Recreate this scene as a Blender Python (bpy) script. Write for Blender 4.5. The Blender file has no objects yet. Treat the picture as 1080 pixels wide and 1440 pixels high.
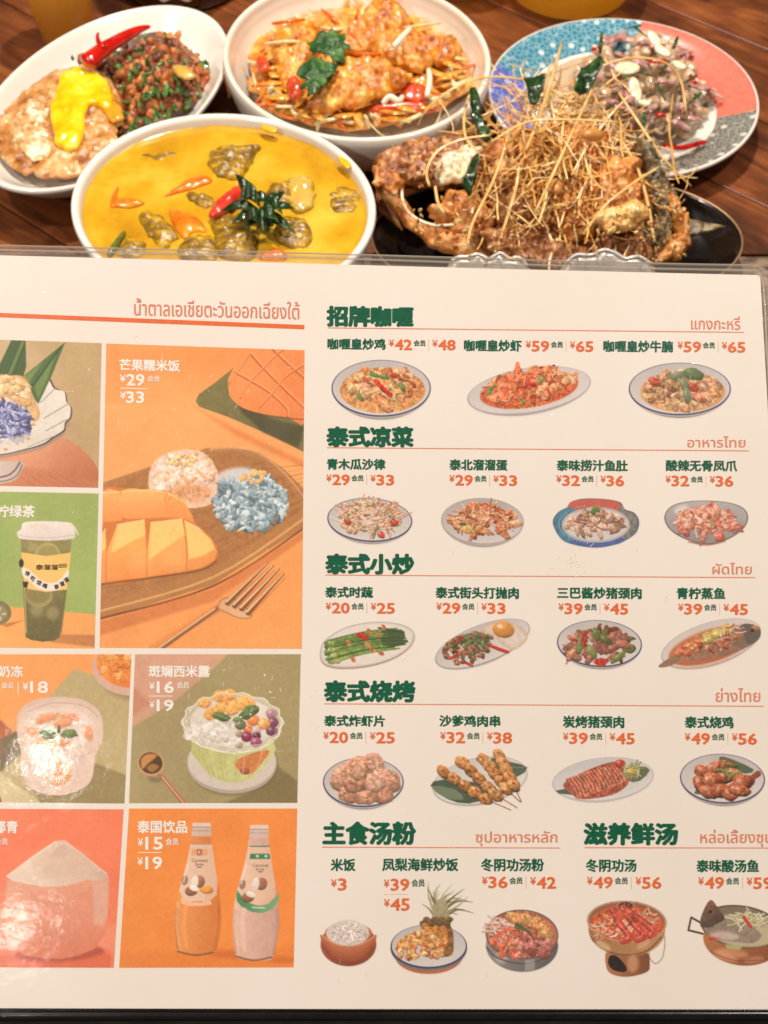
import bpy, math, random
import numpy as np
from math import radians, sin, cos, pi, sqrt
from mathutils import Vector, noise, geometry
import bmesh

SC = bpy.context.scene
COL = SC.collection

# ------------------------------------------------------------------ camera
H = 0.56                      # eye height over the table top (m)
FPX = 1700.0                  # focal length in photograph pixels (1080 x 1440)
PITCH = radians(54)
FW = np.array([0, cos(PITCH), -sin(PITCH)])
UP = np.array([0, sin(PITCH), cos(PITCH)])
RT = np.array([1.0, 0, 0])
CAM = np.array([0, 0, H])
cam = bpy.data.cameras.new('camera')
cam_ob = bpy.data.objects.new('camera', cam)
COL.objects.link(cam_ob)
cam_ob.location = CAM
cam_ob.rotation_euler = (pi / 2 - PITCH, 0, 0)
cam.sensor_fit = 'VERTICAL'
cam.sensor_height = 24.0
cam.lens = 24.0 * FPX / 1440.0
cam.clip_start = 0.01
cam.clip_end = 50
cam.dof.use_dof = True
cam.dof.focus_distance = 0.47
cam.dof.aperture_fstop = 14
SC.camera = cam_ob

# ------------------------------------------------------------------ world and view
w = bpy.data.worlds.new('World'); SC.world = w; w.use_nodes = True
bg = w.node_tree.nodes['Background']
bg.inputs[0].default_value = (1.0, 0.82, 0.66, 1)
bg.inputs[1].default_value = 0.08
SC.view_settings.view_transform = 'Standard'
SC.view_settings.look = 'None'
SC.view_settings.exposure = 0.0
SC.view_settings.gamma = 1.0
SC.cycles.max_bounces = 6; SC.cycles.diffuse_bounces = 3; SC.cycles.glossy_bounces = 3; SC.cycles.transmission_bounces = 5


def ray(px, py):
    return FW + (px - 540) / FPX * RT + (720 - py) / FPX * UP


def at(px, py, z=0.0):
    d = ray(px, py)
    return CAM + d * ((z - H) / d[2])


# menu plane, tilted towards the reader
TILT = radians(10)
MV = cos(TILT) * UP + sin(TILT) * FW
MN = np.cross(RT, MV)
MP = CAM + 0.44 * FW


def on_menu(px, py, h=0.0):
    px = np.asarray(px, float); py = np.asarray(py, float)
    d = FW + ((px - 540) / FPX)[..., None] * RT + ((720 - py) / FPX)[..., None] * UP
    hh = h[:, 0] if isinstance(h, np.ndarray) else h
    t = ((MP - CAM) @ MN + hh) / (d @ MN)
    return CAM + d * t[..., None]


# ------------------------------------------------------------------ lamps of the room and an added fill spot
def lamp(name, loc, target, power, radius, color, angle=100, blend=0.5):
    l = bpy.data.lights.new(name, 'SPOT')
    l.energy = power; l.shadow_soft_size = radius; l.color = color
    l.spot_size = radians(angle); l.spot_blend = blend
    o = bpy.data.objects.new(name, l); COL.objects.link(o)
    o.location = loc
    o.rotation_euler = (Vector(target) - Vector(loc)).to_track_quat('-Z', 'Y').to_euler()
    return o


def mirror_spot(px, py, dist):
    p = on_menu(px, py)
    d = ray(px, py); d = d / np.linalg.norm(d)
    r = d - 2 * (d @ MN) * MN
    return p + r * dist


WARM = (1.0, 0.88, 0.76)
lamp('ceiling_or_fill_spot', (0.02, 1.10, 1.45), (0.01, 0.74, 0), 82, 0.028, WARM, 39, 0.8)
lamp('ceiling_or_fill_spot', mirror_spot(62, 1066, 1.5), (0, 0.42, 0.1), 1.3, 0.013, (1, 0.92, 0.84), 110)
lamp('ceiling_or_fill_spot', mirror_spot(22, 1308, 1.5), (0, 0.42, 0.1), 0.9, 0.011, (1, 0.92, 0.84), 110)
lamp('ceiling_or_fill_spot', (0.62, 0.42, 1.45), (0.1, 0.5, 0), 38, 0.05, (1, 0.915, 0.845), 90)
lamp('ceiling_or_fill_spot', (-0.75, 0.30, 1.5), (-0.1, 0.4, 0.1), 37, 0.05, (1, 0.915, 0.845), 90)
lamp('ceiling_or_fill_spot', mirror_spot(-420, 1250, 1.5), (0, 0.16, 0.13), 34, 0.04, (1, 0.915, 0.845), 60)  # added fill spot, out of view, brightens the lower part of the menu


# ------------------------------------------------------------------ materials
def lin(c):
    c = np.asarray(c, float) / 255.0
    return np.where(c <= 0.04045, c / 12.92, ((c + 0.055) / 1.055) ** 2.4)


MATS = {}


def nodes(name):
    m = bpy.data.materials.new(name); m.use_nodes = True
    nt = m.node_tree
    return m, nt, nt.nodes['Principled BSDF']


def M(name, c1, c2=None, c3=None, scale=60, detail=4, rough=0.4, coat=0.0, bump=0.0, bscale=None,
      sss=0.0, spec=0.5, lo=0.35, hi=0.65, stretch=(1, 1, 1), metal=0.0, trans=0.0, attr=False, dist=0.001, rotz=0.0):
    """principled material; colours (sRGB 0-255) mixed by object-space noise"""
    if name in MATS:
        return MATS[name]
    m, nt, b = nodes(name)
    L = nt.links
    b.inputs['Roughness'].default_value = rough
    b.inputs['Metallic'].default_value = metal
    b.inputs['Specular IOR Level'].default_value = spec
    b.inputs['Coat Weight'].default_value = coat
    b.inputs['Coat Roughness'].default_value = 0.08
    b.inputs['Transmission Weight'].default_value = trans
    if sss:
        b.inputs['Subsurface Weight'].default_value = sss
        b.inputs['Subsurface Radius'].default_value = (1, 0.6, 0.35)
        b.inputs['Subsurface Scale'].default_value = 0.004
    tc = nt.nodes.new('ShaderNodeTexCoord'); mp = nt.nodes.new('ShaderNodeMapping')
    mp.inputs['Scale'].default_value = stretch
    mp.inputs['Rotation'].default_value = (0, 0, rotz)
    L.new(tc.outputs['Object'], mp.inputs[0])
    n = nt.nodes.new('ShaderNodeTexNoise'); n.inputs['Scale'].default_value = scale
    n.inputs['Detail'].default_value = detail; n.inputs['Roughness'].default_value = 0.6
    L.new(mp.outputs[0], n.inputs['Vector'])
    r = nt.nodes.new('ShaderNodeValToRGB')
    cs = [c for c in (c1, c2, c3) if c is not None]
    if len(cs) == 1:
        cs = cs * 2
    e = r.color_ramp.elements
    while len(e) < len(cs):
        e.new(0.5)
    for i, c in enumerate(cs):
        e[i].position = lo + (hi - lo) * i / (len(cs) - 1)
        e[i].color = (*lin(c), 1)
    L.new(n.outputs['Fac'], r.inputs[0])
    out = r.outputs[0]
    if attr:
        a = nt.nodes.new('ShaderNodeAttribute'); a.attribute_name = 'Col'
        mx = nt.nodes.new('ShaderNodeMix'); mx.data_type = 'RGBA'; mx.blend_type = 'MULTIPLY'
        mx.inputs[0].default_value = 1
        L.new(out, mx.inputs[6]); L.new(a.outputs['Color'], mx.inputs[7]); out = mx.outputs[2]
    L.new(out, b.inputs['Base Color'])
    if bump:
        n2 = nt.nodes.new('ShaderNodeTexNoise'); n2.inputs['Scale'].default_value = bscale or scale * 2
        n2.inputs['Detail'].default_value = 5
        L.new(mp.outputs[0], n2.inputs['Vector'])
        bp = nt.nodes.new('ShaderNodeBump'); bp.inputs['Strength'].default_value = bump
        bp.inputs['Distance'].default_value = dist
        L.new(n2.outputs['Fac'], bp.inputs['Height']); L.new(bp.outputs[0], b.inputs['Normal'])
        L.new(bp.outputs[0], b.inputs['Coat Normal'])
    MATS[name] = m
    return m


# ------------------------------------------------------------------ object helpers
def tag(o, label=None, cat=None, group=None, kind=None):
    if label: o['label'] = label
    if cat: o['category'] = cat
    if group: o['group'] = group
    if kind: o['kind'] = kind
    return o


def empty(name, loc, label, cat, group=None):
    o = bpy.data.objects.new(name, None); COL.objects.link(o)
    o.empty_display_size = 0.01
    o.location = loc
    return tag(o, label, cat, group)


def world_loc(o):
    p = Vector(o.location)
    while o.parent:
        o = o.parent; p = p + Vector(o.location)
    return p


def link(name, V, F, mat, parent=None, smooth=True, col=None, base=None, mats=None, midx=None):
    """one mesh object from world-space vertices; its origin is put at its base"""
    V = np.asarray(V, float).reshape(-1, 3)
    if base is None:
        base = V.mean(0); base[2] = V[:, 2].min()
    base = np.asarray(base, float)
    me = bpy.data.meshes.new(name)
    if isinstance(F, np.ndarray):
        n, k = F.shape
        me.vertices.add(len(V)); me.vertices.foreach_set('co', (V - base).astype(np.float32).ravel())
        me.loops.add(n * k); me.loops.foreach_set('vertex_index', F.astype(np.int32).ravel())
        me.polygons.add(n); me.polygons.foreach_set('loop_start', np.arange(0, n * k, k, dtype=np.int32))
        me.update(calc_edges=True)
    else:
        me.from_pydata([tuple(v) for v in V - base], [], F)
        me.update()
    if smooth:
        me.polygons.foreach_set('use_smooth', np.ones(len(me.polygons), bool))
    for mt in (mats or [mat]):
        me.materials.append(mt)
    if midx is not None:
        me.polygons.foreach_set('material_index', np.asarray(midx, np.int32))
    if col is not None:
        a = me.color_attributes.new('Col', 'FLOAT_COLOR', 'POINT')
        c4 = np.ones((len(V), 4), np.float32); c4[:, :3] = col
        a.data.foreach_set('color', c4.ravel())
    o = bpy.data.objects.new(name, me); COL.objects.link(o)
    if parent is not None:
        o.parent = parent
        o.location = Vector(base) - world_loc(parent)
    else:
        o.location = base
    return o


def catmull(pts, n=6, closed=True):
    P = np.asarray(pts, float); N = len(P); out = []
    rng = range(N) if closed else range(N - 1)
    for i in rng:
        if closed:
            a, b, c, d = P[i - 1], P[i], P[(i + 1) % N], P[(i + 2) % N]
        else:
            a, b, c, d = P[max(i - 1, 0)], P[i], P[i + 1], P[min(i + 2, N - 1)]
        for k in range(n):
            t = k / n
            out.append(0.5 * ((2 * b) + (-a + c) * t + (2 * a - 5 * b + 4 * c - d) * t * t + (-a + 3 * b - 3 * c + d) * t ** 3))
    if not closed:
        out.append(P[-1])
    return np.array(out)


def seg_dist(Q, A, closed=True):
    """distance from points Q (n,2) to polyline A"""
    B = np.roll(A, -1, 0) if closed else A[1:]
    A2 = A if closed else A[:-1]
    best = np.full(len(Q), 1e9)
    for a, b in zip(A2, B):
        ab = b - a; t = np.clip(((Q - a) @ ab) / max(ab @ ab, 1e-18), 0, 1)
        d = np.hypot(*(Q - a - t[:, None] * ab).T)
        best = np.minimum(best, d)
    return best


def inside(Q, A):
    r = np.zeros(len(Q), bool)
    x, y = Q[:, 0], Q[:, 1]
    for (x0, y0), (x1, y1) in zip(A, np.roll(A, -1, 0)):
        c = (y0 > y) != (y1 > y)
        if y0 != y1:
            r ^= c & (x < (x1 - x0) * (y - y0) / (y1 - y0) + x0)
    return r


def fnoise(p, s, seed=0.0, octv=3):
    v = 0; a = 1; q = Vector(p) * s + Vector((seed * 7.3, seed * 3.1, seed * 5.7))
    for _ in range(octv):
        v += a * noise.noise(q); q = q * 2.03; a *= 0.5
    return v


def slab(name, px_pts, z, thick, mat, parent=None, tilt=0.0, yaw=0.0, under=None, g=None, R=None, amp=0.0, ns=150,
         wob=0.0, fine=0.0, seed=None, bend=None, smooth_n=4, col=None, flat=False, ramp=None):
    """a solid piece whose outline is given where it stands: points are carried to a plane of height z
    (tilted towards the viewer by `tilt` degrees) and given depth"""
    seed = seed if seed is not None else random.random() * 50
    cx, cy = np.mean(px_pts, 0)
    O = at(cx, cy, z)
    a = radians(tilt)
    e3 = np.array([sin(radians(yaw)) * sin(a), -cos(radians(yaw)) * sin(a), cos(a)])
    e1 = np.cross([0, 1, 0], e3) if abs(e3[1]) < 0.95 else np.array([1.0, 0, 0])
    e1 = e1 / np.linalg.norm(e1); e2 = np.cross(e3, e1)
    pl = []
    for x, y in px_pts:
        d = ray(x, y); t = ((O - CAM) @ e3) / (d @ e3); q = CAM + d * t - O
        pl.append((q @ e1, q @ e2))
    B = catmull(pl, smooth_n) if smooth_n > 1 else np.array(pl)
    if wob:
        nrm = B - B.mean(0); nrm = nrm / (np.linalg.norm(nrm, axis=1)[:, None] + 1e-9)
        B = B + nrm * np.array([[(fnoise((p[0], p[1], 0), ns * 1.5, seed) + .5 * fnoise((p[0], p[1], 0), ns * 5, seed)) * wob] for p in B])
    ext = B.max(0) - B.min(0)
    g = g or max(ext.max() / 16, 0.0012)
    R = R or min(ext) * 0.45
    gx = np.arange(B[:, 0].min(), B[:, 0].max(), g); gy = np.arange(B[:, 1].min(), B[:, 1].max(), g * 0.87)
    Q = np.array([(x + (g / 2 if j % 2 else 0), y) for j, y in enumerate(gy) for x in gx])
    Q = Q + (np.random.RandomState(int(seed * 100)).rand(len(Q), 2) - .5) * g * .3
    dq = seg_dist(Q, B)
    Q = Q[inside(Q, B) & (dq > g * 0.45)]
    pts = [Vector(p) for p in B] + [Vector(p) for p in Q]
    nb = len(B)
    vv, _, ff, ov, _, _ = geometry.delaunay_2d_cdt(pts, [], [list(range(nb))], 1, 1e-7)
    V2 = np.array([(v.x, v.y) for v in vv])
    isb = np.array([any(i < nb for i in o) for o in ov])
    d = seg_dist(V2, B); d[isb] = 0
    prof = np.sqrt(np.clip(1 - (1 - np.clip(d / R, 0, 1)) ** 2, 0, 1)) if not flat else np.clip(d / R, 0, 1) ** 0.3
    under = thick * 0.7 if under is None else under
    top, bot = [], []
    for (x, y), p in zip(V2, prof):
        q = O + e1 * x + e2 * y
        nz = fnoise(q, ns, seed) * amp * (0.35 + 0.65 * p) if amp else 0
        if fine: nz += fine * (0.3 + 0.7 * p) * (0.5 - 2 * abs(fnoise(q, ns * 3.1, seed + 9, 3)))
        bz = bend(x / (ext[0] / 2 + 1e-9), y / (ext[1] / 2 + 1e-9)) if bend else 0
        top.append(q + e3 * (thick * p + nz + bz)); bot.append(q + e3 * (-under * p + bz + nz * .3 - (0 if p > 0 else 0)))
    n = len(top); V = list(top); idx = {}
    for i in range(n):
        if isb[i]:
            idx[i] = i
        else:
            idx[i] = len(V); V.append(bot[i])
    F = [tuple(f) for f in ff]
    if F:
        a0, b0, c0 = V2[F[0][0]], V2[F[0][1]], V2[F[0][2]]
        if (b0[0] - a0[0]) * (c0[1] - a0[1]) - (b0[1] - a0[1]) * (c0[0] - a0[0]) < 0:
            F = [f[::-1] for f in F]
    F2 = [tuple(idx[i] for i in f[::-1]) for f in F]
    F2 = [f for f, g_ in zip(F2, F) if not all(isb[i] for i in g_)]
    return link(name, V, F + F2, mat, parent)


_ICO = {}


def ico(sub):
    if sub not in _ICO:
        bm = bmesh.new(); bmesh.ops.create_icosphere(bm, subdivisions=sub, radius=1)
        _ICO[sub] = (np.array([v.co[:] for v in bm.verts]), np.array([[v.index for v in f.verts] for f in bm.faces]))
        bm.free()
    return _ICO[sub]


def rotm(rx, ry, rz):
    cx, sx, cy, sy, cz, sz = cos(rx), sin(rx), cos(ry), sin(ry), cos(rz), sin(rz)
    return (np.array([[cz, -sz, 0], [sz, cz, 0], [0, 0, 1]]) @ np.array([[cy, 0, sy], [0, 1, 0], [-sy, 0, cy]])
            @ np.array([[1, 0, 0], [0, cx, -sx], [0, sx, cx]]))


def lump_data(c, r, rot=(0, 0, 0), amp=0.2, freq=1.6, seed=0.0, sub=3):
    V, F = ico(sub)
    k = np.array([1 + amp * fnoise(v, freq, seed, 3) for v in V])
    return (V * k[:, None] * np.asarray(r)) @ rotm(*rot).T + np.asarray(c), F


def lump(name, c, r, mat, parent=None, **kw):
    V, F = lump_data(c, r, **kw)
    return link(name, V, F, mat, parent)


def tube_data(path, rad, sides=6, taper=0.6, flat=1.0, n=4):
    P = catmull(path, n, closed=False) if len(path) > 2 else np.asarray(path, float)
    N = len(P); T = np.gradient(P, axis=0); T /= np.linalg.norm(T, axis=1)[:, None] + 1e-12
    up = np.array([0, 0, 1.0]); V = []
    for i in range(N):
        s = np.cross(T[i], up); ns = np.linalg.norm(s)
        s = s / ns if ns > 1e-3 else np.array([1.0, 0, 0]); u = np.cross(s, T[i])
        if callable(rad): r = rad(i / (N - 1))
        else: r = rad * (taper + (1 - taper) * sqrt(max(0, sin(pi * (0.08 + 0.84 * i / (N - 1))))))
        for k in range(sides):
            a = 2 * pi * k / sides
            V.append(P[i] + s * cos(a) * r + u * sin(a) * r * flat)
    F = [(i * sides + k, i * sides + (k + 1) % sides, (i + 1) * sides + (k + 1) % sides, (i + 1) * sides + k)
         for i in range(N - 1) for k in range(sides)]
    V.append(P[0]); V.append(P[-1]); a, b = len(V) - 2, len(V) - 1
    F += [(a, (k + 1) % sides, k) for k in range(sides)]
    F += [(b, (N - 1) * sides + k, (N - 1) * sides + (k + 1) % sides) for k in range(sides)]
    return V, F


def tube(name, path, rad, mat, parent=None, **kw):
    V, F = tube_data(path, rad, **kw)
    return link(name, V, F, mat, parent)


def pxpath(pts):
    return [at(x, y, z) for x, y, z in pts]


def join(name, parts, mat, parent=None, tint=None):
    V, F, C, o = [], [], [], 0
    for i, (v, f) in enumerate(parts):
        v = np.asarray(v); V.append(v); F += [tuple(int(j) + o for j in g) for g in f]; o += len(v)
        if tint is not None: C.append(np.tile(tint[i], (len(v), 1)))
    return link(name, np.vstack(V), F, mat, parent, col=np.vstack(C) if tint is not None else None)


def lathe(name, c, ra, rb, ang, prof, mat, parent=None, seg=96, mod=None, mats=None, msel=None):
    """prof: (radius factor, height) pairs; elliptical section ra x rb turned by ang degrees"""
    V, F, mi = [], [], []
    ca, sa = cos(radians(ang)), sin(radians(ang))
    for (r, z) in prof:
        for k in range(seg):
            t = 2 * pi * k / seg
            rr, zz = (r, z) if mod is None else mod(r, z, t)
            x, y = ra * rr * cos(t), rb * rr * sin(t)
            V.append((c[0] + x * ca - y * sa, c[1] + x * sa + y * ca, c[2] + zz))
    n = len(prof)
    for i in range(n - 1):
        for k in range(seg):
            F.append((i * seg + k, i * seg + (k + 1) % seg, (i + 1) * seg + (k + 1) % seg, (i + 1) * seg + k))
            if msel: mi.append(msel(i, (k + .5) / seg * 2 * pi))
    for i, rev in ((0, True), (n - 1, False)):
        f = [i * seg + k for k in range(seg)]
        F.append(tuple(f[::-1] if rev else f))
        if msel: mi.append(msel(i, 0))
    return link(name, V, F, mat, parent, mats=mats, midx=mi if msel else None)


def smoothprof(pts, n=5):
    return [tuple(p) for p in catmull(pts, n, closed=False)]


random.seed(7); np.random.seed(7)

# =================================================================== THE MENU
PAPER = np.array([247, 236, 223.])        # unlit tone of the paper stock (sRGB)


def print_mat(name, rough=0.5):
    if name in MATS: return MATS[name]
    m, nt, b = nodes(name)
    a = nt.nodes.new('ShaderNodeAttribute'); a.attribute_name = 'Col'
    nt.links.new(a.outputs['Color'], b.inputs['Base Color'])
    b.inputs['Roughness'].default_value = rough; b.inputs['Specular IOR Level'].default_value = 0.25
    MATS[name] = m
    return m


def laminate(m):
    """gloss of the plastic lamination, with faint waves, hairline scratches and nicks"""
    nt = m.node_tree; L = nt.links; b = nt.nodes['Principled BSDF']
    b.inputs['Coat Weight'].default_value = 1.0; b.inputs['Coat Roughness'].default_value = .11; b.inputs['Coat IOR'].default_value = 1.5
    ge = nt.nodes.new('ShaderNodeNewGeometry')
    n1 = nt.nodes.new('ShaderNodeTexNoise'); n1.inputs['Scale'].default_value = 85; n1.inputs['Detail'].default_value = 4; n1.inputs['Roughness'].default_value = .5
    L.new(ge.outputs['Position'], n1.inputs['Vector'])
    b1 = nt.nodes.new('ShaderNodeBump'); b1.inputs['Strength'].default_value = .36; b1.inputs['Distance'].default_value = .0005
    L.new(n1.outputs['Fac'], b1.inputs['Height'])
    mp = nt.nodes.new('ShaderNodeMapping'); mp.inputs['Rotation'].default_value = (0, 0, .6); mp.inputs['Scale'].default_value = (14, 140, 60)
    L.new(ge.outputs['Position'], mp.inputs[0])
    n2 = nt.nodes.new('ShaderNodeTexNoise'); n2.inputs['Scale'].default_value = 1.0; n2.inputs['Detail'].default_value = 3
    L.new(mp.outputs[0], n2.inputs['Vector'])
    mr = nt.nodes.new('ShaderNodeMapRange'); mr.inputs[1].default_value = .70; mr.inputs[2].default_value = .74
    L.new(n2.outputs['Fac'], mr.inputs[0])
    b2 = nt.nodes.new('ShaderNodeBump'); b2.inputs['Strength'].default_value = .8; b2.inputs['Distance'].default_value = .0012
    L.new(mr.outputs[0], b2.inputs['Height']); L.new(b1.outputs[0], b2.inputs['Normal']); L.new(b2.outputs[0], b.inputs['Coat Normal'])
    return m


PRINT = print_mat('printed_paper')
PAPER_MAT = M('paper_stock', PAPER, PAPER - [3, 4, 6], scale=14, rough=0.5, spec=0.25)
laminate(PRINT); laminate(PAPER_MAT)


def ink(name, c):
    return laminate(M(name, c, np.clip(np.asarray(c) + 8, 0, 255), scale=400, detail=2, rough=0.45, spec=0.25))


GREEN = ink('green_ink', (8, 92, 62)); ORANGE = ink('orange_ink', (232, 108, 52))
CORAL = ink('coral_ink', (228, 132, 92)); WHITE = ink('white_ink', (252, 240, 226)); BROWN = ink('brown_ink', (84, 58, 30))
PALE = ink('pale_rule_ink', (240, 190, 160))


def h2(i, j, seed):
    n = (i * 374761393 + j * 668265263 + seed * 1442695041) & 0x7fffffff
    n = ((n ^ (n >> 13)) * 1274126177) & 0x7fffffff
    return ((n ^ (n >> 16)) & 0xffff) / 65535.0


def vnoise(X, Y, s, seed=0, octv=3):
    v = 0; a = 0.5
    for o in range(octv):
        x = X / s; y = Y / s
        i = np.floor(x).astype(np.int64); j = np.floor(y).astype(np.int64)
        fx = x - i; fy = y - j; fx = fx * fx * (3 - 2 * fx); fy = fy * fy * (3 - 2 * fy)
        q = (h2(i, j, seed) * (1 - fx) + h2(i + 1, j, seed) * fx) * (1 - fy) + (h2(i, j + 1, seed) * (1 - fx) + h2(i + 1, j + 1, seed) * fx) * fy
        v = v + a * (q - .5) * 2; a *= .5; s = s / 2; seed += 17
    return v


class Pic:
    """a small painter for the printed photographs, in millimetric print units"""

    def __init__(s, x0, y0, x1, y1, step=0.9, quad=None, bgcol=None, seed=1):
        s.nx = int((x1 - x0) / step) + 2; s.ny = int((y1 - y0) / step) + 2
        u = np.linspace(0, 1, s.nx); v = np.linspace(0, 1, s.ny)
        if quad is None: quad = [(x0, y0), (x1, y0), (x1, y1), (x0, y1)]
        q = np.array(quad, float)
        uu, vv = np.meshgrid(u, v)
        s.X = (q[0, 0] * (1 - uu) + q[1, 0] * uu) * (1 - vv) + (q[3, 0] * (1 - uu) + q[2, 0] * uu) * vv
        s.Y = (q[0, 1] * (1 - uu) + q[1, 1] * uu) * (1 - vv) + (q[3, 1] * (1 - uu) + q[2, 1] * uu) * vv
        s.c = np.zeros((s.ny, s.nx, 3)) + (PAPER if bgcol is None else np.asarray(bgcol, float))
        s.a = np.zeros((s.ny, s.nx)) + (0 if bgcol is None else 1)
        s.step = step; s.x0, s.y0, s.x1, s.y1 = x0, y0, x1, y1
        s.fm = np.zeros((s.ny, s.nx)); s.clip = None; s.rs = np.random.RandomState(seed)

    def win(s, xa, ya, xb, yb):
        i0 = int(max(0, (xa - 6 - s.x0) / (s.x1 - s.x0) * (s.nx - 1))); i1 = int(min(s.nx, (xb + 6 - s.x0) / (s.x1 - s.x0) * (s.nx - 1) + 2))
        j0 = int(max(0, (ya - 6 - s.y0) / (s.y1 - s.y0) * (s.ny - 1))); j1 = int(min(s.ny, (yb + 6 - s.y0) / (s.y1 - s.y0) * (s.ny - 1) + 2))
        return slice(j0, max(j1, j0)), slice(i0, max(i1, i0))

    def put(s, w, cov, col):
        if s.clip is not None: cov = cov * s.clip[w]
        col = np.asarray(col, float)
        s.c[w] = s.c[w] * (1 - cov[..., None]) + col * cov[..., None]
        s.a[w] = s.a[w] + (1 - s.a[w]) * cov

    def ecov(s, w, cx, cy, rx, ry, rot, soft, wob=0, seed=0):
        a = radians(rot); X = s.X[w] - cx; Y = s.Y[w] - cy
        u = (X * cos(a) + Y * sin(a)) / rx; v = (-X * sin(a) + Y * cos(a)) / ry
        r = np.sqrt(u * u + v * v) + 1e-6
        if wob: r = r * (1 + wob * vnoise(s.X[w], s.Y[w], max(3, min(rx, ry) * .8), seed, 2))
        k = 1 / np.sqrt((cos(0) * u / r / rx) ** 2 + (v / r / ry) ** 2 + 1e-12)
        return np.clip((1 - r) * k / soft + .5, 0, 1), u, v, r

    def ell(s, cx, cy, rx, ry, rot=0, col=(0, 0, 0), soft=1.2, op=1.0, wob=0, seed=0, grad=None):
        R = max(rx, ry) * 1.3
        w = s.win(cx - R, cy - R, cx + R, cy + R)
        cov, u, v, r = s.ecov(w, cx, cy, rx, ry, rot, soft, wob, seed)
        c = np.asarray(col, float)
        if grad is not None:
            t = np.clip(.5 + .5 * (u * grad[0] + v * grad[1]), 0, 1)[..., None]
            c = c * (1 - t) + np.asarray(grad[2], float) * t
        s.put(w, cov * op, c)

    def blob(s, cx, cy, rx, ry, rot, col, hi=.2, dark=.28, spec=0.0, soft=1.3, tex=.14, wob=.3, op=1):
        R = max(rx, ry) * 1.3
        w = s.win(cx - R, cy - R, cx + R, cy + R)
        if s.X[w].size == 0: return
        sd = int(s.rs.randint(1, 9999))
        cov, u, v, r = s.ecov(w, cx, cy, rx, ry, rot, soft, wob, sd)
        a = radians(rot); gy = u * sin(a) + v * cos(a); gx = u * cos(a) - v * sin(a)
        lum = 1 + hi * np.clip(-gy * .8 - gx * .4, -1, 1) - dark * np.clip(r, 0, 1) ** 3 * (.5 + .5 * np.clip(gy, -1, 1))
        lum = lum + tex * vnoise(s.X[w], s.Y[w], 2.5, sd, 2)
        c = np.asarray(col, float) * lum[..., None]
        if spec:
            sp = np.exp(-((gx + .3) ** 2 + (gy + .4) ** 2) * 14) * spec
            c = c + (255 - c) * sp[..., None]
        s.put(w, cov * op, np.clip(c, 0, 255))

    def poly(s, pts, col, soft=1.2, smooth=0, op=1.0, grad=None, tex=0, edge=None):
        P = catmull(pts, smooth) if smooth else np.asarray(pts, float)
        w = s.win(P[:, 0].min(), P[:, 1].min(), P[:, 0].max(), P[:, 1].max())
        X = s.X[w]; Y = s.Y[w]
        if X.size == 0: return
        Q = np.c_[X.ravel(), Y.ravel()]
        d = seg_dist(Q, P); ins = inside(Q, P); sd = np.where(ins, d, -d).reshape(X.shape)
        cov = np.clip(sd / soft + .5, 0, 1) * op
        c = np.zeros(X.shape + (3,)) + np.asarray(col, float)
        if grad is not None:      # (xa, ya, xb, yb, colour at b)
            xa, ya, xb, yb, cb = grad; L = (xb - xa) ** 2 + (yb - ya) ** 2
            t = np.clip(((X - xa) * (xb - xa) + (Y - ya) * (yb - ya)) / L, 0, 1)[..., None]
            c = c * (1 - t) + np.asarray(cb, float) * t
        if edge is not None:      # (width, colour)
            t = np.clip(1 - sd / edge[0], 0, 1)[..., None] ** 1.5
            c = c * (1 - t) + np.asarray(edge[1], float) * t
        if tex: c = c * (1 + tex * vnoise(X, Y, 4, int(s.rs.randint(1, 999)), 3))[..., None]
        s.put(w, cov, np.clip(c, 0, 255))

    def line(s, pts, wd, col, smooth=0, op=1.0, w1=None, round_=True, soft=1.0):
        P = catmull(pts, 5, closed=False) if (smooth and len(pts) > 2) else np.asarray(pts, float)
        m = wd + 2
        w = s.win(P[:, 0].min() - m, P[:, 1].min() - m, P[:, 0].max() + m, P[:, 1].max() + m)
        X = s.X[w]; Y = s.Y[w]
        if X.size == 0: return
        best = np.full(X.shape, 1e9); n = len(P) - 1; w1 = wd if w1 is None else w1; sh = np.zeros(X.shape)
        for i in range(n):
            a, b = P[i], P[i + 1]; ab = b - a; L2 = max(ab @ ab, 1e-9)
            t = np.clip(((X - a[0]) * ab[0] + (Y - a[1]) * ab[1]) / L2, 0, 1)
            dx = X - a[0] - t * ab[0]; dy = Y - a[1] - t * ab[1]
            d = np.hypot(dx, dy) - (wd + (w1 - wd) * (i + t) / n) / 2
            sel = d < best; best = np.where(sel, d, best); sh = np.where(sel, dy, sh)
        cov = np.clip(-best / soft + .5, 0, 1) * op
        c = np.asarray(col, float) * (1 - .3 * np.clip(sh / max(wd, 1), -.6, .6))[..., None]
        s.put(w, cov, np.clip(c, 0, 255))

    def mark(s, cx, cy, rx, ry, rot):
        w = s.win(cx - rx - ry, cy - rx - ry, cx + rx + ry, cy + rx + ry)
        if s.X[w].size: s.fm[w] = np.maximum(s.fm[w], s.ecov(w, cx, cy, rx, ry, rot, 4)[0])

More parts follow.
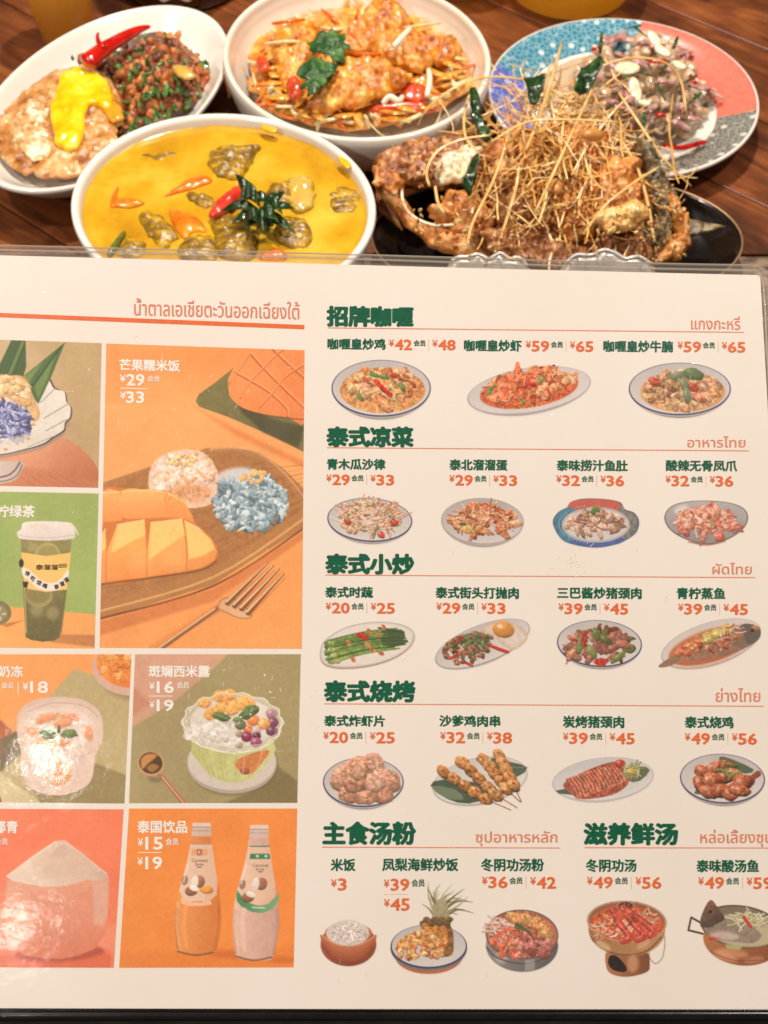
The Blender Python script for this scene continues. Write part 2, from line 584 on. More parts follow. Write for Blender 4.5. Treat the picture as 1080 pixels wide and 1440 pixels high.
    def pile(s, cx, cy, rx, ry, rot, cols, n, size, el=1.4, dome=.25, spec=.15, hi=.2, dark=.34, ang=None, jit=22):
        s.mark(cx, cy - ry * dome * .6, rx + size, ry * (1 + dome) + size, rot)
        L = []
        a = radians(rot)
        for _ in range(n):
            r = sqrt(s.rs.rand()); t = s.rs.rand() * 2 * pi
            u, v = r * cos(t), r * sin(t)
            x = cx + u * rx * cos(a) - v * ry * sin(a); y = cy + u * rx * sin(a) + v * ry * cos(a)
            L.append((y, x, (1 - r * r) * dome * ry * 2))
        L.sort()
        for y, x, up in L:
            c = np.asarray(cols[s.rs.randint(len(cols))], float) + s.rs.uniform(-jit, jit)
            q = size * s.rs.uniform(.6, 1.25); e = s.rs.uniform(1, el)
            s.blob(x, y - up, q * e, q / sqrt(e), s.rs.uniform(0, 180) if ang is None else s.rs.normal(ang, 20), c, hi=hi, dark=dark, spec=spec * s.rs.rand())

    def strands(s, cx, cy, rx, ry, rot, cols, n, ln, wd, curl=.5, ang=None):
        a = radians(rot); L = []
        for _ in range(n):
            r = sqrt(s.rs.rand()); t = s.rs.rand() * 2 * pi
            L.append((cy + r * cos(t) * rx * sin(a) + r * sin(t) * ry * cos(a), cx + r * cos(t) * rx * cos(a) - r * sin(t) * ry * sin(a)))
        L.sort()
        for y, x in L:
            c = np.asarray(cols[s.rs.randint(len(cols))], float) + s.rs.uniform(-15, 15)
            h = s.rs.uniform(0, pi) if ang is None else radians(s.rs.normal(ang, 25)); k = s.rs.uniform(-curl, curl); l = ln * s.rs.uniform(.6, 1.2)
            pts = []
            px, py = x - cos(h) * l / 2, y - sin(h) * l / 2 * .7
            for i in range(5):
                pts.append((px, py)); px += cos(h) * l / 4; py += sin(h) * l / 4 * .7; h += k
            s.line([(p[0] + .6, p[1] + .9) for p in pts], wd, c * .55, op=.6)
            s.line(pts, wd, c)

    def grain(s, amp=6.5, scale=1.9):
        s.c += (vnoise(s.X, s.Y, scale, 91, 2) * amp + vnoise(s.X, s.Y, 30, 5, 2) * amp)[..., None]

    def build(s, name, parent, h, label=None, cut=True):
        s.grain()
        X, Y = s.X, s.Y
        P = on_menu(X, Y, h).reshape(-1, 3)
        idx = np.arange(s.nx * s.ny).reshape(s.ny, s.nx)
        q = np.stack([idx[:-1, :-1], idx[1:, :-1], idx[1:, 1:], idx[:-1, 1:]], -1).reshape(-1, 4)
        if cut:
            al = s.a.ravel(); q = q[(al[q].max(1) > .02)]
            used = np.unique(q); mp = np.zeros(len(P), int) - 1; mp[used] = np.arange(len(used)); q = mp[q]
        else: used = np.arange(len(P))
        s.c = s.c * .92 + np.array([252, 226, 204.]) * .08
        c = s.c * s.a[..., None] + PAPER * (1 - s.a[..., None])
        c = lin(np.clip(c, 0, 255)).reshape(-1, 3)[used]
        o = link(name, P[used], q, PRINT, parent, col=c, smooth=False)
        if label: o['label'] = label
        return o


# ---- printed lettering ------------------------------------------------------
_TXT = {}


def glyphs(body, off):
    key = (body, off)
    if key not in _TXT:
        cu = bpy.data.curves.new('lettering', 'FONT'); cu.body = body; cu.size = 1; cu.offset = off
        cu.resolution_u = 2; cu.fill_mode = 'NONE'
        o = bpy.data.objects.new('lettering', cu); COL.objects.link(o)
        bpy.context.view_layer.update()
        me = bpy.data.meshes.new_from_object(o.evaluated_get(bpy.context.evaluated_depsgraph_get()))
        P = np.array([v.co[:] for v in me.vertices])[:, :2]; nb = {}
        for e in me.edges:
            i, j = e.vertices; nb.setdefault(i, []).append(j); nb.setdefault(j, []).append(i)
        seen, loops = set(), []
        for i in nb:
            if i in seen: continue
            lp = [i]; seen.add(i); cur = i
            while True:
                nx = [j for j in nb[cur] if j not in seen]
                if not nx: break
                cur = nx[0]; seen.add(cur); lp.append(cur)
            if len(lp) > 2: loops.append(P[lp] if lp[1] == lp[0] + 1 or len(lp) < 3 else P[lp[:1] + lp[:0:-1]])
        ar = [0.5 * float(np.sum(l[:, 0] * np.roll(l[:, 1], -1) - np.roll(l[:, 0], -1) * l[:, 1])) for l in loops]
        sg = np.sign(ar[int(np.argmax(np.abs(ar)))])
        outs = [l for l, q in zip(loops, ar) if np.sign(q) == sg]; holes = [l for l, q in zip(loops, ar) if np.sign(q) != sg]
        Vs, F, n = [], [], 0
        for k, ol in enumerate(outs):
            hs = [h for h in holes if inside(h[:1], ol)[0] and inside(h[len(h) // 2:len(h) // 2 + 1], ol)[0]]
            pts = np.vstack([ol] + hs)
            tr = geometry.tessellate_polygon([[Vector((*q, 0)) for q in l] for l in [ol] + hs])
            Vs.append(np.c_[pts, np.full(len(pts), k % 5)]); F += [tuple(i + n for i in t) for t in tr]; n += len(pts)
        V = np.vstack(Vs)
        bpy.data.objects.remove(o); bpy.data.curves.remove(cu); bpy.data.meshes.remove(me)
        _TXT[key] = (V, F)
    return _TXT[key]


def word(body, box, slope=0.0, off=0.02, rot=None, heavy=0.0):
    """lettering fitted to box (x0, y0, x1, y1); heavy > 0 lays a second strike beside the first"""
    V, F = glyphs(body, off)
    lay = V[:, 2]; V = V[:, :2]; lo, hi = V.min(0), V.max(0)
    x0, y0, x1, y1 = box
    T = (V - lo) / (hi - lo)
    X = x0 + T[:, 0] * (x1 - x0); Y = y1 - T[:, 1] * (y1 - y0)
    if rot:
        cx, cy = (x0 + x1) / 2, (y0 + y1) / 2; a = radians(rot)
        X, Y = cx + (X - cx) * cos(a) - (Y - cy) * sin(a), cy + (X - cx) * sin(a) + (Y - cy) * cos(a)
    Y = Y + (X - x0) * slope
    out = [(np.c_[X, Y, lay], F)]
    if heavy:
        for dx, dy in ((heavy, 0), (-heavy, 0), (0, heavy * .8), (0, -heavy * .8), (heavy * .7, heavy * .6), (-heavy * .7, heavy * .6), (heavy * .7, -heavy * .6), (-heavy * .7, -heavy * .6)) + (((heavy * .45, 0), (-heavy * .45, 0), (0, heavy * .35), (0, -heavy * .35)) if heavy > 1 else ()):
            out.append((np.c_[X + dx, Y + dy, lay], F))
    return out


def bar(x0, y0, x1, y1, wd):
    d = np.array([x1 - x0, y1 - y0], float); d /= np.linalg.norm(d); n = np.array([-d[1], d[0]]) * wd / 2
    a, b = np.array([x0, y0]), np.array([x1, y1])
    return [(np.array([a - n, b - n, b + n, a + n]), [(3, 2, 1, 0)])]


def stamp(name, items, parent, h=9e-5, label=None):
    """items: (shapes, ink material) -> one flat printed part"""
    V, F, mi, mats, o = [], [], [], [], 0
    for shapes, mt in items:
        if mt not in mats: mats.append(mt)
        for k, (P, f) in enumerate(shapes):
            V.append(on_menu(P[:, 0], P[:, 1], h + k * 1.3e-5 + (P[:, 2:3] * 2.4e-6 if P.shape[1] > 2 else 0))); F += [tuple(i + o for i in g) for g in f]
            mi += [mats.index(mt)] * len(f); o += len(P)
    ob = link(name, np.vstack(V), F, None, parent, smooth=False, mats=mats, midx=mi)
    if label: ob['label'] = label
    return ob


menu = empty('restaurant_menu', on_menu(540, 1420), 'large laminated restaurant menu with printed dishes and prices, standing in front of the food', 'menu')
page_pts = [(-150, 356), (0, 359), (300, 367), (700, 378), (1069, 387), (1079, 560), (1098, 900), (1128, 1419.5), (540, 1419), (-150, 1417.5)]


def sheet(name, pts, h, th, mat, parent):
    P = np.array(pts, float)
    T = on_menu(P[:, 0], P[:, 1], h); B = T - MN * th; n = len(P)
    F = [tuple(range(n))[::-1], tuple(range(n, 2 * n))] + [((i + 1) % n, i, n + i, n + (i + 1) % n)[::-1] for i in range(n)]
    return link(name, np.vstack([T, B]), F, mat, parent, smooth=False)


page = sheet('page', page_pts, 0, 0.0006, PAPER_MAT, menu)

# ---- the printed dishes of the right-hand page ------------------------------
NAVY = (52, 56, 98)


def foodify(p, k=1.0):
    """print of real food: mottled brightness and hue where the picture is coloured"""
    sat = p.c.max(2) - p.c.min(2)
    w = np.clip((sat - 35) / 60, 0, 1) * k * p.fm
    n1 = vnoise(p.X, p.Y, 3.4, 71, 3); n2 = vnoise(p.X, p.Y, 6, 23, 2); n3 = vnoise(p.X, p.Y, 2.2, 5, 1)
    l = 1 + w * (.42 * n1 + .30 * n3)
    p.c = p.c * l[..., None]
    p.c[..., 0] += w * n2 * 16; p.c[..., 1] -= w * n2 * 10; p.c[..., 2] += w * (n3 * 14 - 2)
    hl = np.clip(vnoise(p.X, p.Y, 2.6, 333, 1) - .62, 0, 1) * 2.6 * w
    p.c = p.c + (np.array([255, 236, 214.]) - p.c) * np.clip(hl, 0, .8)[..., None]
    g = p.c.mean(2, keepdims=True); p.c = p.c * .9 + g * .1
    p.c = np.clip(p.c, 0, 255)


def dish(cx, cy, rx, ry, rot=0, rim=NAVY, wall=(196, 186, 180), floor=(214, 204, 196), deep=.16, seed=1, base=(150, 140, 135), rw=1.8, pad=6):
    R = max(rx, ry)
    p = Pic(cx - R - pad, cy - max(ry, R * abs(sin(radians(rot)))) - 16, cx + R + pad, cy + max(ry, R * abs(sin(radians(rot)))) + 14, 0.85, seed=seed)
    p.ell(cx, cy + ry * deep, rx * .90, ry * .95, rot, np.array(base) * .8, 2)
    p.ell(cx, cy + ry * deep * .55, rx * .97, ry * .98, rot, base, 1.2, grad=(.2, .9, np.array(base) * 1.25))
    p.ell(cx, cy, rx, ry, rot, rim, 1.1)
    p.ell(cx, cy - .6, rx - rw, ry - rw * .8, rot, wall, 1.1, grad=(.2, 1.0, np.clip(np.array(floor) * 1.06, 0, 250)))
    p.ell(cx, cy + ry * .08, rx * .78, ry * .72, rot, floor, 5, op=.7)
    return p


def save(p, label):
    foodify(p)
    return p.build('dish_picture', page, 4.5e-5, label)


CUR = [(226, 138, 76), (232, 160, 100), (214, 118, 60), (238, 178, 120)]
# curry row
p = dish(536, 546, 70, 40, seed=3)
p.ell(538, 549, 60, 32, 0, (222, 132, 66), 2, grad=(0, .8, (236, 160, 92)))
p.pile(538, 547, 52, 25, 0, CUR + [(222, 150, 110)], 62, 7.5, spec=.5)
p.strands(536, 545, 48, 22, 0, [(228, 190, 110), (200, 170, 90)], 12, 26, 2.2)
for x, y, a in ((527, 527, 30), (541, 530, 10), (506, 558, 50), (566, 545, 60)): p.blob(x, y, 8, 3.6, a, (110, 140, 62), spec=.3)
p.line([(529, 536), (538, 546), (549, 556)], 7, (205, 52, 38), 1); p.blob(553, 528, 6, 4, 20, (206, 60, 40), spec=.4)
for x, y in ((515, 535), (580, 540), (560, 530)): p.blob(x, y, 7, 3, 40, (210, 80, 45))
save(p, 'printed picture of chicken curry in a blue-rimmed bowl')
p = dish(744, 549, 88, 32, -9, rim=(178, 168, 164), wall=(205, 196, 190), seed=4, deep=.12)
p.ell(744, 548, 70, 25, -9, (226, 96, 48), 2)
p.pile(744, 545, 62, 20, -9, [(232, 106, 56), (240, 138, 84), (222, 84, 46), (244, 160, 110)], 55, 7.5, el=2, spec=.4)
for x, y in ((703, 540), (730, 532), (756, 528), (778, 525), (720, 552), (764, 552)):
    p.line([(x - 8, y + 10), (x - 3, y), (x + 5, y - 8)], 7, (240, 120, 70), 1, w1=4); p.line([(x - 3, y), (x + 3, y - 6)], 1.2, (252, 190, 150))
p.strands(744, 545, 60, 20, -9, [(214, 60, 34), (246, 176, 120)], 26, 20, 1.2)
for x, y in ((688, 552), (692, 545), (760, 535), (735, 566)): p.blob(x, y, 6, 3, -40, (140, 150, 70))
p.blob(748, 541, 6, 3.5, 10, (200, 40, 28)); p.ell(761, 517, 2, 1.4, 0, (60, 30, 20)); p.ell(779, 514, 2, 1.4, 0, (60, 30, 20))
save(p, 'printed picture of orange curry prawns on a tilted oval plate')
p = dish(956, 547, 72, 37, seed=5)
p.ell(960, 551, 60, 29, 0, (222, 158, 104), 2)
p.pile(958, 549, 52, 22, 0, [(214, 160, 110), (196, 140, 92), (226, 176, 130), (186, 120, 80)], 60, 6.5, spec=.4)
p.pile(940, 544, 22, 16, 0, [(170, 122, 74), (196, 150, 100), (150, 104, 62)], 34, 4.5, spec=.3)
for x, y, c in ((920, 537, (214, 78, 48)), (975, 545, (206, 60, 40)), (985, 560, (224, 120, 90)), (962, 573, (230, 160, 110)), (1005, 552, (226, 150, 80))): p.blob(x, y, 9, 6, 30, c, spec=.4)
for x, y, a in ((962, 540, 60), (966, 556, 80), (952, 528, -20)): p.blob(x, y, 11, 5.5, a, (122, 134, 96), spec=.3)
p.blob(975, 526, 15, 8, 15, (96, 116, 66), spec=.2)
save(p, 'printed picture of beef brisket curry in a blue-rimmed bowl')
# salad row
p = dish(520, 731, 60, 31, 3, wall=(190, 184, 176), seed=6)
p.pile(520, 730, 44, 20, 0, [(226, 158, 120), (232, 180, 146), (208, 120, 84)], 26, 6)
p.strands(520, 726, 46, 22, 0, [(240, 200, 170), (232, 168, 126), (246, 214, 186), (222, 130, 88)], 120, 30, 1.7, .35)
for x, y, a in ((495, 722, -30), (523, 710, -15), (548, 725, 50), (528, 748, 110)): p.line([(x - 9 * cos(radians(a)), y - 9 * sin(radians(a))), (x + 9 * cos(radians(a)), y + 9 * sin(radians(a)))], 3.4, (112, 132, 72))
for x, y in ((489, 733), (536, 752), (555, 735)): p.blob(x, y, 6, 4.5, 40, (204, 64, 42), spec=.5)
p.strands(520, 724, 40, 18, 0, [(244, 204, 176), (236, 176, 136)], 30, 30, 1.6, .3)
save(p, 'printed picture of green papaya salad in a thin-rimmed bowl')
p = dish(678.5, 733, 58.5, 33, 2, rim=(172, 162, 158), wall=(176, 166, 162), floor=(206, 196, 190), seed=7)
p.pile(680, 735, 44, 22, 0, [(204, 106, 62), (222, 138, 88), (190, 84, 48), (232, 164, 112)], 60, 6.5, el=2.2, spec=.35)
p.strands(680, 731, 42, 20, 0, [(232, 158, 110), (206, 108, 66), (240, 184, 138)], 55, 30, 1.6, .5)
p.poly([(668, 722), (672, 712), (680, 714), (690, 718), (684, 730), (672, 732)], (226, 150, 108), 1, 4, tex=.1)
p.blob(658, 744, 14, 6, 10, (226, 166, 90), spec=.3); p.blob(651, 737, 5, 2.5, 0, (90, 96, 60))
save(p, 'printed picture of orange egg salad in a grey bowl')
p = Pic(772, 694, 906, 778, .85, seed=8)
p.poly([(777, 735), (785, 720), (800, 712), (802, 706), (820, 701), (850, 701.5), (872, 706), (879, 716), (892, 721), (899, 733), (895, 749), (880, 760), (866, 766), (838, 770.5), (806, 766), (788, 757)], (60, 84, 120), 1, 4)
p.poly([(800, 716), (803, 706), (820, 702), (850, 702), (871, 707), (874, 720), (838, 722)], (206, 92, 74), 1, 3, tex=.05)
p.poly([(872, 711), (880, 718), (892, 723), (897, 735), (893, 749), (876, 758), (866, 736)], (126, 120, 112), 1, 3, tex=.35)
p.poly([(778, 736), (786, 721), (800, 713), (812, 722), (804, 745), (812, 757), (804, 764), (788, 756)], (66, 124, 150), 1, 3, tex=.25)
p.poly([(804, 760), (830, 757), (872, 757), (880, 759), (866, 765), (838, 769), (806, 765)], (72, 96, 168), 1, 3, tex=.15)
for i in range(26):
    t = 1.9 + i * .1; p.ell(838 + 52 * cos(t), 737 + 27 * sin(t), 1.1, .8, 0, (190, 214, 220), 1, op=.7)
p.ell(838, 738, 48, 25, 0, (190, 180, 176), 1.2); p.ell(838, 738, 45, 22, 0, (214, 204, 198), 1.5)
p.pile(838, 737, 38, 15, 0, [(196, 150, 124), (212, 168, 138), (176, 124, 98), (224, 186, 160)], 60, 5, el=2.2, spec=.5)
p.strands(838, 733, 34, 12, 0, [(206, 150, 110), (150, 104, 80)], 18, 16, 1.6)
p.blob(835, 719, 4, 6, 20, (88, 120, 60)); p.blob(840, 716, 5, 3, 60, (100, 132, 70))
save(p, 'printed picture of fish maw salad on a patchwork-rimmed plate')
p = Pic(926, 698, 1060, 774, .85, seed=9)
o = [(934, 727), (945, 711), (972, 704.5), (1010, 704.5), (1040, 711), (1052, 724), (1047, 742), (1025, 758), (995, 766), (965, 759), (942, 745)]
p.poly(o, (96, 88, 84), 1, 4)
p.poly([(993 + (x - 993) * .972, 734 + (y - 734) * .955 - .4) for x, y in o], (184, 176, 172), 1, 4, grad=(990, 705, 990, 765, (150, 140, 136)))
p.ell(958, 716, 10, 5, -20, (230, 224, 220), 5, op=.8)
p.pile(994, 738, 42, 19, 0, [(224, 128, 104), (232, 150, 124), (214, 108, 84), (240, 172, 148)], 70, 6, el=2.2, spec=.5)
p.strands(994, 734, 40, 16, 0, [(240, 170, 140), (206, 100, 72)], 16, 18, 2)
p.line([(1001, 730), (1001, 742)], 4, (150, 150, 90)); p.line([(968, 762), (995, 766.5), (1020, 761)], 2, (190, 110, 70), 1)
save(p, 'printed picture of pink boneless chicken feet in a glass bowl')
# stir fry row
p = Pic(442, 868, 592, 946, .85, seed=10)
o = [(450, 924), (453, 905), (470, 890), (495, 879), (530, 874), (562, 877), (580, 886), (583, 898), (572, 914), (548, 928), (515, 937), (480, 939.5), (458, 935)]
p.poly([(x, y + 1.5) for x, y in o], (178, 118, 84), 1, 4); p.poly(o, (222, 212, 200), 1, 4, edge=(3, (176, 166, 156)))
p.poly([(517 + (x - 517) * .93, 905 + (y - 905) * .9) for x, y in o], (236, 224, 210), 2, 4, tex=.03)
for i in range(26):
    x0 = 458 + p.rs.rand() * 14; y0 = 902 + i * 1.2; x1 = 545 + p.rs.rand() * 26; y1 = 884 + i * 1.15
    g = np.array([(112, 140, 60), (86, 116, 52), (140, 160, 78), (66, 92, 46)][p.rs.randint(4)], float)
    p.line([(x0, y0), ((x0 + x1) / 2, (y0 + y1) / 2 - 3), (x1, y1)], 5.2, g, 1, w1=2.5)
for i in range(12): p.line([(530 + p.rs.rand() * 20, 883 + i * 2.4), (566 + p.rs.rand() * 8, 888 + i * 1.6)], 2.6, np.array((54, 78, 40)) + p.rs.rand() * 20)
for x, y in ((466, 905), (466, 914), (470, 922), (474, 930)): p.blob(x, y, 5, 3.6, 10, (168, 180, 100))
for x, y in ((490, 904), (519, 888), (532, 893), (517, 906), (524, 914), (536, 919), (497, 928), (539, 882)): p.ell(x, y, 4.5, 3, p.rs.rand() * 90, (214, 112, 62)); p.ell(x, y, 2, 1.2, 0, (150, 130, 70))
p.poly([(500, 893), (509, 889), (518, 896), (512, 900)], (198, 44, 30), 1, 3)
p.mark(517, 906, 62, 26, -8)
save(p, 'printed picture of green vegetable stems on an oval white plate')
p = dish(678.5, 905.5, 71, 27, -21, rim=(164, 156, 154), wall=(196, 186, 184), seed=11, deep=.1, base=(150, 142, 142))
p.pile(658, 912, 38, 19, -16, [(150, 84, 58), (118, 78, 50), (92, 84, 48), (172, 100, 70), (70, 84, 44)], 170, 3.2, spec=.5)
p.pile(662, 905, 26, 12, -16, [(84, 104, 58), (120, 136, 80)], 26, 2.8, spec=.3)
for q in ([(640, 902), (650, 896)], [(634, 926), (646, 920)], [(650, 930), (664, 936)]): p.line(q, 4, (196, 48, 42))
p.poly([(678, 884), (690, 876), (712, 873), (730, 880), (742, 892), (738, 904), (722, 914), (706, 906), (696, 896), (680, 890)], (226, 206, 190), 1.2, 4, edge=(7, (216, 176, 140)), tex=.07)
p.blob(708, 885.5, 15.5, 11.5, 10, (232, 146, 58), hi=.18, dark=.3, spec=.8, wob=0)
p.line([(690, 908), (702, 913), (714, 917)], 5, (206, 50, 36), 1)
save(p, 'printed picture of minced pork and fried egg on a tilted oval plate')
p = dish(843, 905, 60, 33, 3, seed=12)
p.pile(842, 909, 46, 22, 0, [(150, 84, 64), (176, 108, 84), (126, 68, 50), (110, 116, 60)], 60, 6, el=2.4, spec=.4)
for x, y, a, l, c in ((840, 905, 70, 17, (166, 98, 78)), (831, 925, -50, 12, (160, 92, 72)), (862, 912, -30, 14, (142, 84, 62)), (807, 922, 30, 12, (186, 112, 74)), (874, 906, 20, 15, (170, 100, 76)), (815, 908, -80, 12, (120, 130, 66)), (832, 916, 60, 13, (128, 136, 74)), (869, 925, -35, 13, (116, 128, 62)), (852, 900, 30, 11, (96, 100, 48)), (838, 892, 75, 10, (104, 120, 60))):
    p.blob(x, y, l, 5, a, c, spec=.35)
p.line([(822, 890), (820, 900), (824, 908)], 5, (200, 44, 34), 1); p.poly([(834, 931), (845, 925), (855, 930), (846, 938)], (206, 52, 34), 1, 3); p.line([(803, 899), (812, 901)], 4, (190, 60, 46))
save(p, 'printed picture of sliced pork stir fry in a blue-rimmed bowl')
p = dish(1000, 905, 73, 30, -17, rim=(188, 168, 158), wall=(214, 200, 190), seed=13, deep=.1, base=(190, 136, 112))
p.ell(1000, 908, 62, 23, -17, (206, 120, 74), 4, grad=(0, 1, (196, 96, 56)))
p.poly([(950, 921), (962, 910), (985, 900), (1015, 888), (1045, 878), (1062, 880), (1070, 889), (1064, 902), (1040, 915), (1010, 924), (975, 930), (955, 928)], (172, 112, 82), 1.2, 4, tex=.2, grad=(950, 925, 1065, 880, (130, 100, 84)))
p.poly([(1044, 878), (1062, 879), (1070, 889), (1066, 900), (1052, 906), (1046, 892)], (96, 88, 80), 1.2, 4); p.blob(1063, 883, 6, 3, 20, (190, 120, 70)); p.ell(1058, 887, 2, 2, 0, (30, 26, 24))
p.poly([(926, 936), (940, 926), (952, 922), (956, 928), (944, 936), (930, 939)], (150, 112, 84), 1, 3)
p.pile(985, 908, 34, 8, -22, [(218, 116, 66), (232, 150, 96), (196, 84, 48)], 50, 3.6, spec=.4)
p.pile(1018, 905, 26, 7, -22, [(176, 120, 96), (206, 150, 120), (196, 74, 44)], 40, 3, spec=.3)
for x, y in ((1023, 885), (1008, 892), (995, 897)): p.blob(x, y, 10, 8.5, -20, (206, 178, 86), hi=.1, dark=.2, wob=0); p.ell(x, y, 6.5, 5.5, -20, (222, 196, 110), 2)
p.line([(1024, 871), (1029, 884)], 2.5, (226, 204, 190), w1=1); p.strands(1030, 890, 22, 8, -20, [(226, 196, 176), (200, 60, 40)], 14, 18, 1.3)
save(p, 'printed picture of steamed fish with lime slices on an oval plate')
# grill row
p = dish(511, 1100, 57, 35, 0, seed=14)
for x, y, rx, ry, a, c in ((485, 1092, 17, 22, 60, (222, 160, 130)), (525, 1076, 17, 19, -10, (224, 162, 132)), (545, 1098, 20, 16, 40, (214, 150, 118)), (495, 1116, 20, 13, -10, (206, 142, 110)), (536, 1118, 19, 12, 10, (204, 140, 108)), (502, 1090, 20, 27, 15, (218, 150, 116)), (528, 1100, 14, 16, 20, (228, 168, 138)), (514, 1122, 18, 10, 0, (210, 146, 112)), (505, 1084, 13, 14, 0, (224, 158, 124))):
    p.blob(x, y, rx, ry, a, c, hi=.18, dark=.35, tex=.10, wob=.22)
p.mark(511, 1098, 50, 36, 0)
save(p, 'printed picture of puffy prawn crackers heaped in a bowl')
p = dish(675, 1098, 68, 33, -11, rim=(178, 176, 168), wall=(206, 204, 196), floor=(218, 214, 204), seed=15, deep=.08, base=(150, 150, 142), pad=8)
p.poly([(605, 1105), (625, 1096), (690, 1104), (700, 1118), (660, 1130), (630, 1124)], (70, 88, 62), 1, 2, tex=.15); p.poly([(606, 1105), (640, 1110), (652, 1124), (626, 1122)], (112, 128, 96), 1, 2)
p.poly([(690, 1066), (720, 1072), (742, 1079), (728, 1092), (700, 1090)], (78, 96, 70), 1, 2, tex=.15); p.line([(700, 1080), (742, 1079)], 1, (130, 140, 110))
SK = [((624, 1086), (683, 1124), (718, 1139)), ((650, 1072), (698, 1118), (727, 1136)), ((680, 1068), (712, 1110), (732, 1128)), ((702, 1062), (722, 1104), (733, 1127))]
for a, b, c in SK:
    p.line([a, b, c], 1.8, (150, 84, 62))
    for t in np.linspace(0, 1, 5):
        x = a[0] + (b[0] - a[0]) * t; y = a[1] + (b[1] - a[1]) * t
        p.blob(x, y, 11, 8, 40, np.array((206, 132, 68)) + p.rs.uniform(-22, 16), hi=.3, dark=.5, spec=.3, tex=.25)
        p.ell(x + p.rs.uniform(-4, 4), y + p.rs.uniform(-4, 4), 3, 1.6, 30, (122, 62, 30), 2, op=.7)
p.mark(680, 1098, 52, 34, 30)
save(p, 'printed picture of four chicken satay skewers on a leaf-lined plate')
p = dish(848, 1096, 72, 31, -6, rim=(190, 184, 178), wall=(202, 198, 194), floor=(216, 210, 204), seed=16, deep=.08, base=(160, 156, 152))
p.poly([(781, 1112), (800, 1108), (806, 1118), (786, 1116)], (84, 92, 72), 1); p.poly([(884, 1098), (900, 1078), (914, 1083), (900, 1098)], (100, 110, 72), 1, 2)
p.poly([(792, 1103), (815, 1088), (850, 1074), (872, 1072), (884, 1088), (882, 1104), (860, 1118), (820, 1124), (803, 1116)], (176, 84, 62), 1, 4)
for i in range(15):
    t = i / 14; x = 800 + t * 66; y = 1104 - t * 20
    p.line([(x - 2, y - 8), (x + 7, y + 4), (x + 13, y + 18 - 4 * t)], 4.4, (214, 122, 92), 1); p.line([(x - 4, y - 8), (x + 5, y + 4), (x + 10, y + 18 - 4 * t)], 1.1, (140, 58, 44), 1)
p.blob(872, 1074, 7.5, 6, 0, (206, 58, 44), spec=.6, wob=0); p.blob(889, 1085, 12, 12, 0, (190, 180, 120), tex=.3); p.strands(888, 1082, 14, 12, 0, [(214, 206, 150), (160, 160, 100)], 24, 14, 1.3); p.blob(888, 1086, 6, 5, 0, (204, 170, 80))
p.mark(842, 1098, 46, 24, -10)
save(p, 'printed picture of sliced grilled pork neck on an oval plate')
p = dish(1016, 1095, 60, 35, 3, seed=17)
p.poly([(1012, 1064), (1030, 1068), (1060, 1082), (1048, 1088), (1016, 1078)], (86, 104, 72), 1, 2); p.poly([(980, 1108), (990, 1118), (976, 1116)], (80, 90, 60), 1)
for x, y, rx, ry, a in ((988, 1086, 13, 9, 40), (1004, 1080, 14, 9, -20), (1022, 1078, 13, 8, 20), (984, 1102, 13, 9, 60), (1000, 1098, 15, 11, 10), (1018, 1094, 14, 10, -20), (1034, 1090, 14, 9, 30), (996, 1114, 14, 9, 30), (1014, 1112, 14, 10, 0), (1028, 1117, 12, 9, -10), (1044, 1102, 20, 10, -25), (1040, 1112, 16, 8, 10)):
    p.blob(x, y, rx, ry, a, np.array((186, 96, 60)) + p.rs.uniform(-22, 20), spec=.5, hi=.35, dark=.6, tex=.2, wob=.2)
p.line([(1052, 1098), (1066, 1088)], 7, (150, 70, 50), w1=9); p.strands(1024, 1084, 12, 8, 0, [(140, 130, 70), (100, 110, 60)], 10, 16, 3)
p.mark(1016, 1098, 46, 27, 0)
save(p, 'printed picture of roast chicken pieces in a blue-rimmed bowl')
# staples and soups
p = Pic(444, 1286, 536, 1366, .85, seed=18)
p.ell(490, 1328, 39.5, 31, 0, (192, 104, 60), 1.2, grad=(.3, .9, (140, 62, 34)))
p.ell(490, 1311, 33, 13, 0, (206, 120, 76), 1); p.ell(490, 1312, 31, 12, 0, (170, 100, 70), 1)
p.ell(489, 1312, 30, 18.5, 0, (224, 204, 192), 2, wob=.05); p.pile(489, 1312, 26, 14, 0, [(232, 214, 204), (214, 190, 176), (244, 230, 220)], 150, 2, el=3, spec=.2, hi=.1, dark=.2, dome=.2)
for t_ in range(9): p.line([(452 + t_ * .4, 1316 + t_ * 2), (470, 1328 + t_ * 2.4), (490, 1332 + t_ * 2.6), (510, 1328 + t_ * 2.4), (528 - t_ * .4, 1316 + t_ * 2)], 4, (196 - t_ * 5, 108 - t_ * 5, 64 - t_ * 3), 1)
p.line([(452, 1315), (470, 1327), (490, 1330.5), (510, 1327), (528, 1315)], 1.3, (226, 156, 112), 1)
save(p, 'printed picture of white rice in a terracotta bowl')
p = Pic(542, 1224, 676, 1378, .85, seed=19)
p.ell(603, 1344, 48, 26, 0, (196, 104, 60), 1.5); p.ell(603, 1334, 54, 31, 0, (120, 112, 120), 1.2)
p.ell(603, 1331, 54, 31, 0, NAVY, 1); p.ell(603, 1330, 52, 29.5, 0, (196, 188, 186), 1, grad=(.2, 1, (222, 212, 204)))
p.poly([(590, 1300), (600, 1294), (622, 1296), (634, 1302), (638, 1320), (636, 1342), (622, 1345), (612, 1335)], (140, 92, 52), 1, 3, tex=.5)
p.poly([(592, 1302), (604, 1297), (624, 1301), (630, 1316), (624, 1330), (600, 1330)], (206, 128, 56), 1, 3, tex=.1)
